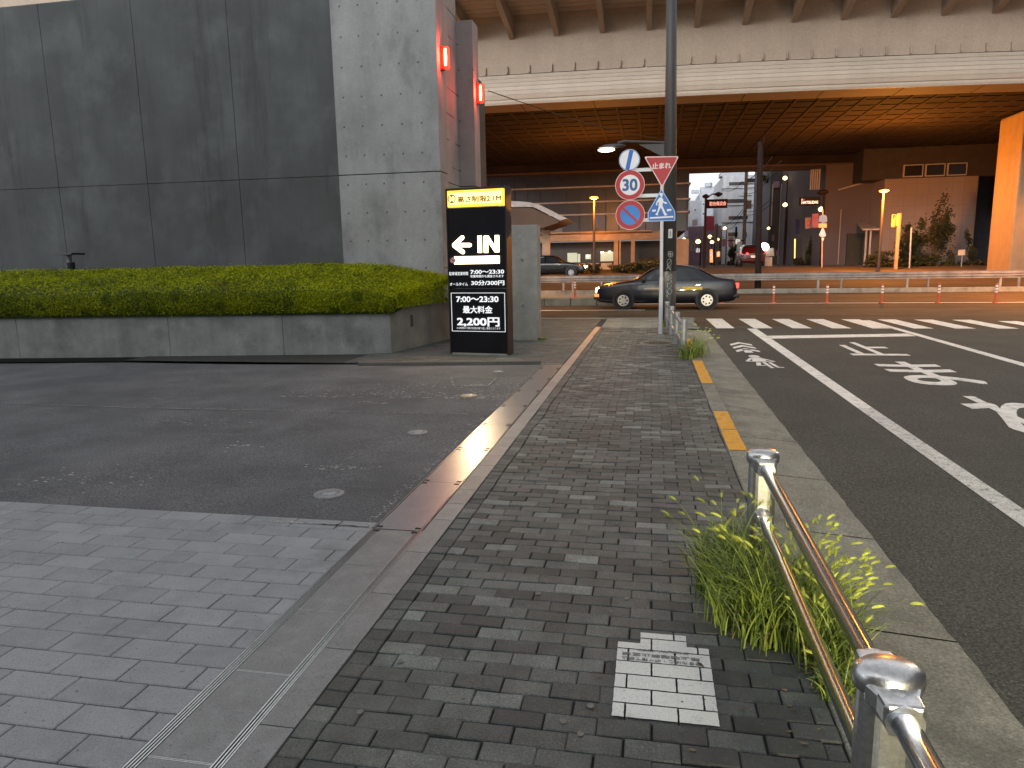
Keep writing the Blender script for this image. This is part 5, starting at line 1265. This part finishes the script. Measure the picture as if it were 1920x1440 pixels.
for k, (px, py, w_) in enumerate(((1085,497,40),(1110,494,36),(1175,494,60),(1215,482,60),(1245,478,40))):
    bush(px, 512, py, 51-.2*k, w_, ['leftmost low shrub lit orange behind the black car','low orange-lit shrub at the foot of the left street lamp','broad low shrub before the office columns','taller spiky shrub just left of the sign pole','shrub hidden partly behind the utility pole'][k], 1100, grp='shrubs before the office building')
for k, (px, py, w_) in enumerate(((1640,478,70),(1690,484,60),(1735,476,70),(1800,484,80),(1840,488,60),(1868,486,40))):
    bush(px, 508, py, 54+.3*k, w_, ['shrub at the foot of the right orange street lamp','low dark shrub right of the glowing tall sign','thick dark shrub beneath the taller trees','low shrub around the small pale notice board','dark shrub right of the small notice board','dark shrub close to the viaduct pier'][k], 1500, grp='dark shrubs before the pale building')
bush(1700,506,430,55.5,44,'thin small tree between the glowing sign and the bigger tree',1500,'tree','small_tree',True)
bush(1717,506,418,55.2,30,'slim dark tree beside the thin grey post',1300,'tree','small_tree',True)
bush(1752,506,402,55.0,44,'tallest bushy tree in front of the pale building wall',3600,'tree','small_tree',True)
bush(1818,506,440,55.4,20,'sparse sapling near the right end of the pale wall',400,'tree','small_tree',True)
# pale cube building
YQ = 60
M_cube = mat('cream_tiles', (.27,.21,.18), .7, spec=.2, var=.08, vs=.6, grain=.04, gs=20, geo=True)
xa, xb, xc = A(1655,400,YQ).x, A(1829,400,YQ).x, A(1617,400,YQ+5).x
zt4 = A(1655,336,YQ).z
t = thing('pale_building', 'pale windowless tiled building with a dark band of windows along its top', 'building', ((xa+xb)/2, YQ, .9))
mb = MB(); mb.prism([(xa,YQ,.5),(xb,YQ,.5),(xb,YQ+14,.5),(xc,YQ+14,.5),(xc,YQ+5,.5)], (0,0,zt4-.5)); wb('wall', mb, M_cube, t)
mb = MB(); z = 1.2
while z < zt4: mb.box(xa+.02, xb, YQ-.008, YQ, z, z+.02); z += .82
x = xa+.6
while x < xb: mb.box(x, x+.02, YQ-.0085, YQ, .9, zt4); x += .82
wb('tile_joints', mb, mat('tile_joint', (.2,.14,.12), .8), t)
za5 = A(1690,334,YQ).z; zb5 = A(1690,313,YQ).z
mb = MB(); mb.box(A(1618,340,YQ).x, xb+1.2, YQ+.25, YQ+12, zt4+.002, zt4+3.4); wb('upper_storey', mb, mat('dark_cladding', (.045,.035,.033), .8), t)
for a, b in ((1693,1730),(1734,1771),(1775,1812)):
    x0, x1 = A(a,325,YQ+.2).x, A(b,325,YQ+.2).x; mb = MB(); mb.box(x0, x1, YQ+.12, YQ+.25, zt4+.1, zt4+1.0); f_ = wb('window', mb, M_ledge, t)
    mb = MB(); mb.box(x0+.08, x1-.08, YQ+.1, YQ+.12, zt4+.17, zt4+.93); wb('pane', mb, M_offg, f_)
mb = MB(); a, b = A(1617,432,YQ-1), A(1652,436,YQ-1); mb.prism([(a.x,YQ-1,a.z),(b.x,YQ-1,a.z),(b.x-.3,YQ+4,a.z+.8),(a.x+.8,YQ+4,a.z+.8)], (0,0,.12)); wb('porch_roof', mb, M_ledge, t)
mb = MB()
for px in (1622,1630): q = A(px,470,YQ-.6); mb.box(q.x-.06,q.x+.06,YQ-.7,YQ-.55,.7,a.z)
wb('porch_post', mb, M_ledge, t)
# building right of it
mb = MB(); xr1, xr2 = A(1831,400,64).x, A(1862,400,64).x; mb.box(xb+.1, xr2+.2, 63, 75, .5, 13); 
t = thing('dark_building', 'dark building strip between the pale building and the viaduct pier', 'building', (xr1, 64, .9)); wb('wall', mb, mat('dark_render', (.045,.038,.045), .7), t)
mb = MB(); q = A(1864,400,62.5); q2 = A(1879,400,62.5); mb.box(q.x, q2.x+.8, 62.4, 62.9, A(1870,401,62.5).z, A(1870,300,62.5).z+2); wb('pale_panel', mb, mat('mauve_panel', (.26,.22,.25), .6), t)
mb = MB(); q = A(1862,450,62); mb.cyl((q.x-.2,62,.9),(q.x,62,9),.05,n=8); wb('drain_pipe', mb, M_ledge, t)
# big grey wall building
YG = 63; x0, x1 = A(1520,400,YG).x, A(1620,400,YG+3).x
M_gw = mat('mauve_grey_wall', (.125,.10,.105), .8, spec=.2, var=.12, vs=.3, geo=True)
t = thing('grey_wall_building', 'large plain mauve-grey building between the side street and the pale building', 'building', ((x0+x1)/2, YG, .9))
mb = MB(); mb.prism([(x0,YG+14,.5),(x0+1.0,YG,.5),(x1+1.5,YG,.5),(x1+1.5,YG+14,.5)], (0,0,13)); wb('wall', mb, M_gw, t)
mb = MB(); 
for k in range(5): q = A(1519+k*4,335,YG-.05); mb.box(q.x,q.x+.1,YG-.1,YG-.003,A(1520,356,YG).z,A(1520,318,YG).z)
wb('louvres', mb, M_ledge, t)
mb = MB(); q, q2 = A(1572,357,YG-.1), A(1622,343,YG-.1); mb.prism([(q.x,YG-.1,q.z),(q2.x,YG-.1,q2.z),(q2.x,YG-.1,q2.z+.1),(q.x,YG-.1,q.z+.1)], (0,.08,0)); wb('ledge_light', mb, M_ledge, t)
mb = MB(); q = A(1574,440,YG-.1); mb.box(q.x,q.x+.05,YG-.1,YG-.02,1.0,q.z+2); q = A(1605,450,YG-.1); wb('down_pipe', mb, M_ledge, t)
mb = MB(); q, q2 = A(1585,505,YG-.2), A(1625,437,YG-.2); mb.box(q.x, q2.x, YG-.3, YG-.01, .8, q2.z); wb('dark_shutter', mb, mat('dark_olive', (.04,.038,.028), .8), t)
# signs and posts on the far pavement
M_sgy = emat('lit_totem', (.9,.36,.08), .1)
Yt = 51; a, b = A(1679,505,Yt), A(1683,400,Yt)
t = thing('lit_post_sign', 'tall slim orange-lit post with a small rounded sign at its top', 'sign', (a.x, Yt, a.z-.2))
mb = MB(); mb.box(-.1,.1,-.1,.1,0,b.z-a.z+.2); build('post', mb, M_sof, t, bevel=.03)
c_ = A(1674,425,Yt); mb = MB(); mb.box(c_.x-a.x-.12, c_.x-a.x+.12, -.12, -.04, A(1674,426,Yt).z-a.z+.2, A(1674,402,Yt).z-a.z+.2); sg = build('sign_board', mb, M_sgy, t, bevel=.05)
c2_ = A(1682,422,Yt); mb = MB(); mb.box(c2_.x-a.x-.1, c2_.x-a.x+.1, -.14, -.06, A(1674,424,Yt).z-a.z+.2, A(1674,402,Yt).z-a.z+.2); build('sign_board', mb, M_sgy, t, bevel=.05)
build('lettering', text_mb('P', (c_.x-a.x-.08,-.125,A(1674,412,Yt).z-a.z+.2), (.16,0,0), (0,0,.3), .02), M_frm, t)
a, b = A(1705,508,52), A(1709,427,52); t = thing('thin_post', 'thin bare grey post standing before the dark shrubs', 'post', (a.x,52,a.z-.2)); mb = MB(); mb.cyl((0,0,0),(b.x-a.x,0,b.z-a.z+.2),.06,n=10); build('shaft', mb, M_gpost, t)
a = A(1802,505,52.5); t = thing('notice_board', 'small blank pale notice board above the shrubs', 'notice board', (a.x,52.5,a.z-.1)); p, q = A(1796,479,52.5), A(1810,468,52.5)
mb = MB(); mb.box(-.03,.03,0,.06,0,p.z-a.z+.1); build('post', mb, M_gpost, t); mb = MB(); mb.box(p.x-a.x,q.x-a.x,-.02,.02,p.z-a.z+.1,q.z-a.z+.1); build('board', mb, mat('pale_board', (.5,.42,.32), .6), t)
# street sign gantries
M_sb = mat('sign_dark_panel', (.012,.01,.012), .7, spec=.1); M_pinkt = emat('pink_letters', (1.0,.5,.45), .22, (.7,.4,.38))
def gantry(px, pyb, pyt, x0, y0, x1, y1, Y, s, label, topshape):
    a, b = A(px,pyb,Y), A(px,pyt,Y); t = thing('street_arch_sign', label, 'street sign', (a.x, Y, a.z-.2)); k = a.z-.2
    mb = MB(); mb.cyl((0,0,0),(0,0,b.z-k),.11,.09,n=10); build('pole', mb, M_wp, t)
    p, q = A(x0,y1,Y), A(x1,y0,Y); mb = MB(); mb.box(p.x-a.x,q.x-a.x,-.12,.06,p.z-k,q.z-k); bd = build('sign_board', mb, M_sb, t, bevel=.02)
    w_ = q.x-p.x; h = q.z-p.z
    if len(s) == 1: build('lettering', text_mb(s[0], (p.x-a.x+w_*.14,-.13,p.z-k+h*.27), (w_*.8,0,0), (0,0,h*.48), .02), M_pinkt, bd)
    else:
        build('lettering', text_mb(s[1], (p.x-a.x+w_*.1,-.13,p.z-k+h*.2), (w_*.78,0,0), (0,0,h*.34), .02), M_wt, bd)
        build('lettering', text_mb('I', (p.x-a.x+w_*.1,-.13,p.z-k+h*.58), (w_*.03,0,0), (0,0,h*.24), .02), M_wt, bd)
        hx, hz, r = p.x-a.x+w_*.2, p.z-k+h*.7, h*.15; mb = MB(); pts = []
        for q_ in range(20): th = 2*math.pi*q_/20; pts.append((hx+r*.9*(math.sin(th)**3), -.131, hz+r*.9*(.8125*math.cos(th)-.3125*math.cos(2*th)-.125*math.cos(3*th)-.06*math.cos(4*th))))
        mb.poly(pts); build('heart_symbol', mb, M_rd, bd)
    c_ = A(topshape[0], topshape[1], Y); mb = MB(); mb.tube([(0,0,b.z-k),((c_.x-a.x)*.5,0,b.z-k+.3),(c_.x-a.x,0,c_.z-k)], .05, 6)
    mb.lathe([(.05,-.2),(.3,-.05),(.3,.05),(.05,.16)], (c_.x-a.x,0,c_.z-k), 12); mb.lathe([(.05,-.2),(.28,-.05),(.28,.05),(.05,.16)], (0,0,b.z-k+.15), 12); build('lamp_arm', mb, M_wp, t)
gantry(1320,497,372,1324,373,1364,391,58,['初台商店会'],'dark street sign board on a pole, left side of the far street, pink letters',(1347,364))
gantry(1538,506,364,1498,369,1538,386,56,['I','HATSUDAI'],'dark street sign board reading HATSUDAI on the right side of the far street',(1540,361))
# pedestrian sign pole under it
a = A(1541,507,54); t = thing('crossing_sign_pole', 'pink-lit sign pole with blue, yellow and pale crossing signs by the grey building', 'traffic sign', (a.x,54,a.z-.1)); k = a.z-.1
def LL(px, py): q = A(px, py, 54); return q.x-a.x, q.z-k
mb = MB(); mb.cyl((0,0,0),(LL(1542,400)[0],0,LL(1542,392)[1]),.045,n=10); build('pole', mb, mat('pinkish_pole', (.55,.36,.3), .5), t)
def flat(name, pts, m, y=-.05): mb = MB(); mb.prism([(LL(*q)[0], y, LL(*q)[1]) for q in pts], (0,.03,0)); return build(name, mb, m, t)
flat('blue_sign', [(1536,405),(1543,402),(1550,405),(1551,416),(1543,418),(1535,416)], M_bl); flat('yellow_sign', [(1535,419),(1550,419),(1550,427),(1535,427)], mat('ochre_plate', (.5,.42,.25), .6))
flat('crossing_sign', [(1541,428),(1544,428),(1549,441),(1546,444),(1538,444),(1535,441)], M_pb); flat('small_plate', [(1540,446),(1545,446),(1544,451),(1541,451)], M_alu)
mb = MB(); x_, z_ = LL(1542,437); mb.cyl((x_,-.058,z_+.1),(x_-.1,-.058,z_-.2),.03,n=6); mb.cyl((x_,-.058,z_+.1),(x_+.1,-.058,z_-.2),.03,n=6); mb.cyl((x_,-.058,z_+.16),(x_,-.058,z_+.22),.05,n=8); build('white_symbol', mb, M_wh, t)
# far lamps: real small lamps on poles
M_wl = emat('warm_street_lamp', (1.0,.72,.28), 2.2); M_bwl = emat('bright_white_lamp', (1.0,.95,.8), 5)
def farlamp(px, py, pyb, Y, r, label, m=M_wl, grp='small lamps along the far street'):
    p, b = A(px, py, Y), A(px, pyb, Y); t = thing('small_street_lamp', label, 'street lamp', (p.x, Y, b.z-.2), 0, grp); h = p.z-b.z+.2
    mb = MB(); mb.cyl((.25,.1,0),(.25,.1,h+.2),.07,.05,n=8); mb.cyl((.25,.1,h+.2),(0,0,h+.16),.03,n=6); build('pole', mb, M_wp, t)
    mb = MB(); mb.lathe([(r*.3,-r*.8),(r*.9,-r*.4),(r,0),(r*.8,r*.5),(r*.2,r*.9)], (0,0,h), 14); build('lamp_globe', mb, m, t, smooth=True)
for px, py, Y, r, lb in ((1359,428,92,.22,'upper pair lamp before the white building, right one'),(1349,434,88,.22,'upper pair lamp before the white building, left one'),(1331,444,80,.22,'small yellow lamp under the red banner'),(1309,453,72,.24,'pale lamp over the left shop fronts'),(1346,449,84,.17,'small lamp below the pair, by the brown pole'),(1335,454,76,.2,'low small lamp above the orange shop signs'),(1283,449,70,.18,'lamp at the far left end of the shop row'),(1441,428,70,.14,'slim amber lamp left of the dark building'),(1472,334,74,.22,'highest yellow lamp in the tree by the dark building'),(1472,384,72,.22,'bright amber lamp halfway up the dark building'),(1539.5,392.5,56.5,.2,'warm lamp under the HATSUDAI sign')):
    farlamp(px, py, 498, Y, r, lb)
farlamp(1433,463,497,62,.38,'big bright white globe lamp beside the red car',M_bwl)
# shops and buildings up the street
def bld(name, label, px0, px1, pyt, Y, m, dep=10, zt=None, wins=(), wm=None, z0=.7):
    x0, x1 = A(px0,450,Y).x, A(px1,450,Y).x; zt = zt or A((px0+px1)/2,pyt,Y).z
    t = thing(name, label, 'building', ((x0+x1)/2, Y, z0)); mb = MB(); mb.box(x0, x1, Y, Y+dep, z0-.4, zt); wb('wall', mb, m, t, bevel=0)
    for a, b, c_, d_ in wins:
        p, q = A(a,d_,Y), A(b,c_,Y); mb = MB(); mb.box(p.x, q.x, Y-.06, Y-.004, p.z, q.z); f_ = wb('window', mb, M_ledge2, t)
        mb = MB(); mb.box(p.x+.12, q.x-.12, Y-.09, Y-.06, p.z+.12, q.z-.1); wb('pane', mb, wm or M_offg, f_)
        mb = MB(); nn_ = max(1, int((q.x-p.x)/1.6)); 
        for k in range(1, nn_): xx = p.x+(q.x-p.x)*k/nn_; mb.box(xx-.04, xx+.04, Y-.1, Y-.09, p.z+.12, q.z-.1)
        if nn_ > 1: wb('glazing_bar', mb, M_ledge2, f_)
    return t
M_ledge2 = mat('window_frame_grey', (.35,.35,.36), .6)
M_whb = mat('white_building_wall', (.36,.365,.38), .7, var=.06, vs=.4, streak=.12, geo=True); M_gyb = mat('grey_building_wall', (.30,.31,.34), .7, var=.1, geo=True)
wins = [(1365,1404,339,350),(1414,1440,337,348),(1362,1403,371,383),(1414,1440,369,381),(1364,1404,403,414),(1412,1440,401,412),(1392,1402,434,447),(1411,1425,433,449),(1363,1385,434,445)]
bld('white_apartment_block', 'white multi-storey block with dark ribbon windows in the middle of the far street', 1352, 1446, 328, 98, M_whb, 14, None, wins)
mb = MB(); x0, x1 = A(1352,450,97.6).x, A(1446,450,97.6).x
t_ = bpy.data.objects['white_apartment_block']
for py in (352,384,416): z = A(1400,py,97.8).z; mb.box(x0, x1, 97.75, 98, z, z+.12)
wb('floor_band', mb, M_ledge2, t_)
mb = MB(); a = A(1375,328,98); mb.box(a.x-1.5,a.x+2,99,102,a.z,a.z+.5); wb('roof_plant', mb, M_gyb, t_)
bld('grey_block', 'grey block with rooftop tanks behind the red banner', 1310, 1350, 361, 120, M_gyb, 12, None, [(1316,1322,398,404),(1316,1322,380,386)])
t_ = bpy.data.objects['grey_block']; mb = MB(); a = A(1328,361,122)
mb.box(a.x-1.2,a.x+1.2,122,124,a.z,a.z+.9); mb.cyl((a.x,122,a.z+.9),(a.x,122,a.z+1.5),.6); mb.box(a.x-2.6,a.x-1.4,122,123,a.z,a.z+.5); wb('roof_tank', mb, M_gyb, t_)
bld('small_grey_house', 'small pale house beside the office building with an awning', 1292, 1314, 376, 104, M_gyb, 8, None, [(1300,1306,390,398)])
M_mauve = mat('mauve_shopfront', (.22,.15,.20), .7, var=.25, vs=.8, geo=True); M_redb = mat('red_banner_cloth', (.34,.04,.07), .7, var=.15)
t = bld('shop_building', 'row of dim mauve shop fronts lining the left of the far street', 1290, 1352, 424, 86, M_mauve, 10, None, [(1296,1303,456,470),(1331,1338,462,480),(1343,1349,468,486)])
def sgn(name, label, pts, Y, m, cat='sign', s=None, sm=None, grp=None, th=.15):
    P = [A(*q, Y) for q in pts]; c = sum(P, Vector())/len(P); t = thing(name, label, cat, (c.x, Y, min(p.z for p in P)), 0, grp); mb = MB(); mb.prism([p-Vector(t.location) for p in P], (0,th,0)); bd = build('board', mb, m, t)
    if s:
        xs2 = [p.x-c.x for p in P]; zs2 = [p.z-t.location.z for p in P]; w_, h = max(xs2)-min(xs2), max(zs2)-min(zs2)
        build('lettering', text_mb(s, (min(xs2)+w_*.15,-.01,h*.2), (w_*.7,0,0), (0,0,h*.6), .02), sm or M_wt, bd)
    return t
sgn('red_banner', 'tall dark red banner on the left of the far street', [(1322,405),(1339,405),(1339,432),(1322,432)], 84, M_redb)
sgn('white_shop_sign', 'small white sign box on the left shop building', [(1298,412),(1308,411),(1308,423),(1298,424)], 83, mat('grey_white_sign', (.5,.5,.55), .6))
sgn('shop_sign', 'purple shop sign with one white character', [(1303,462),(1315,462),(1315,476),(1303,476)], 80, mat('purple_sign', (.2,.09,.17), .6), s='お')
sgn('pink_shop_sign', 'pink hanging shop sign beside the street, left one of two', [(1354,448),(1362,448),(1362,462),(1354,462)], 80, mat('pink_sign', (.42,.18,.24), .6)); 
sgn('pink_shop_sign', 'pink hanging shop sign beside the street, right one of two', [(1366,446),(1375,445),(1375,463),(1366,463)], 79, mat('pink_sign', (.45,.2,.26), .6))
sgn('lit_shop_sign', 'narrow orange glowing shop sign, taller one', [(1331,468),(1336,467),(1337,492),(1331,492)], 74, emat('orange_sign', (1.0,.36,.08), .6), s='う')
sgn('lit_shop_sign', 'orange glowing shop sign, shorter one beside the pole', [(1344,472),(1350,471),(1350,481),(1344,482)], 74, emat('orange_sign', (1.0,.34,.08), .6), s='酒')
sgn('white_street_sign', 'white rectangular sign on a pole in the far street', [(1378,446),(1389,446),(1389,459),(1378,459)], 72, mat('cream_sign', (.62,.66,.55), .6), s='P')
M_up2 = mat('concrete_pole', (.20,.18,.17), .8)
def upole(px, pt_, pb, Y, r, label, m=M_up2):
    b, a = A(px,pb,Y), A(px,pt_,Y); t = thing('power_pole', label, 'utility pole', (b.x,Y,b.z-.3), 0, 'power poles along the far street'); mb = MB(); h = a.z-b.z+.3; mb.cyl((0,0,0),(0,0,h),r,r*.75,n=12); build('shaft', mb, m, t)
    mb = MB(); mb.box(-.8,.8,-.06,.06,h-1.4,h-1.3); mb.box(-.6,.6,-.06,.06,h-2.6,h-2.5); mb.cyl((.35,0,h-3.8),(.35,0,h-3.0),.25,n=12); build('cross_arm', mb, m, t)
upole(1393,318,497,76,.2,'grey power pole standing in front of the white block')
upole(1341,420,497,78,.22,'brown power pole among the orange shop signs')
upole(1378,425,498,74,.12,'thin dark pole holding the white rectangular sign', M_wp)
for k, (a, b) in enumerate((((1393,345),(1460,322)),((1393,362),(1440,338)),((1393,396),(1447,372)),((1393,402),(1450,378)),((1345,424),(1393,392)),((1363,430),(1393,396)),((1352,355),(1393,340)))):
    p, q = A(*a,76), A(*b,73); mb = MB(); mb.tube([p.lerp(q,u/8)-Vector((0,0,.5*math.sin(math.pi*u/8))) for u in range(9)], .025, 4)
    tag(build('power_line', mb, M_wp), ['highest power line from the grey power pole to the right','second power line below the highest one, to the right','third power line from the grey pole toward the median pole','lowest right-hand power line from the grey pole','power line sloping up from the brown pole to the grey pole','short power line left of the grey pole near its middle','topmost power line running left from the grey pole'][k], 'power line', 'power lines over the far street')
# dark right-hand side of the street
M_dk = mat('dark_street_building', (.05,.045,.05), .7, var=.3, vs=.5, geo=True)
bld('dark_tower', 'dark tall building with hanging lamps on the right of the far street', 1440, 1486, 250, 78, M_dk, 12, 15)
bld('narrow_grey_building', 'narrow grey building strip right of the dark tower', 1486, 1504, 250, 75, M_gyb, 10, 15)
bld('pink_building', 'narrow dim pinkish building behind the HATSUDAI sign', 1503, 1522, 300, 82, mat('dim_pink_wall', (.2,.15,.16), .7), 8, 14)
t_ = bpy.data.objects['dark_tower']; mb = MB()
for px in (1447,1463,1478): q = A(px,400,77.9); mb.cyl((q.x,77.9,1),(q.x,77.9,9),.06,n=6)
wb('drain_pipe', mb, M_ledge2, t_)
mb = MB()
for a, b, c_, d_ in ((1425,1434,450,470),(1450,1462,340,352),(1446,1452,440,452),(1456,1466,470,480)):
    p, q = A(a,d_,77.8), A(b,c_,77.8); mb = MB(); mb.box(p.x,q.x,77.8,77.98,p.z,q.z); wb('shutter', mb, M_mauve, t_)
sgn('lit_tube_sign', 'thin vertical yellow light strip on the dark tower', [(1490,448),(1492,448),(1491,485),(1489.5,485)], 68, emat('yellow_strip', (1.0,.6,.15), 1))
sgn('blue_banner', 'dark blue vertical banner beside the yellow light strip', [(1492,411),(1499,412),(1499,438),(1492,438)], 68, mat('navy_cloth', (.02,.03,.12), .7))
sgn('pink_banner', 'pink banner below the HATSUDAI sign, brighter right one', [(1523,401),(1535,400),(1535,427),(1523,427)], 60, mat('pink_cloth', (.5,.16,.22), .7))
sgn('pale_pink_banner', 'pale pink banner with a round emblem beside the brighter pink one', [(1510,408),(1522,407),(1522,428),(1510,429)], 60.5, mat('pale_pink_cloth', (.33,.2,.2), .7), s='◎', sm=M_rd)
sgn('white_barrier', 'white lit barrier board at the corner beside the red car', [(1434,482),(1448,482),(1448,499),(1434,499)], 61, mat('white_board', (.6,.6,.58), .6))
sgn('grey_board', 'plain grey rounded board above the white barrier', [(1436,466),(1450,465),(1452,480),(1436,481)], 62, mat('grey_board', (.3,.3,.3), .6))
for k, (px, py0, py1, w_, Y) in enumerate(((1372,500,462,20,76),(1520,507,432,22,66),(1445,345,318,40,80),(1500,500,480,20,66))):
    bush(px, py0, py1, Y, w_, ['green bush behind the white street sign','tall dark hedge plant below the pink banners','leafy tree top against the dark tower','low plant by the blue banner'][k], 1200)
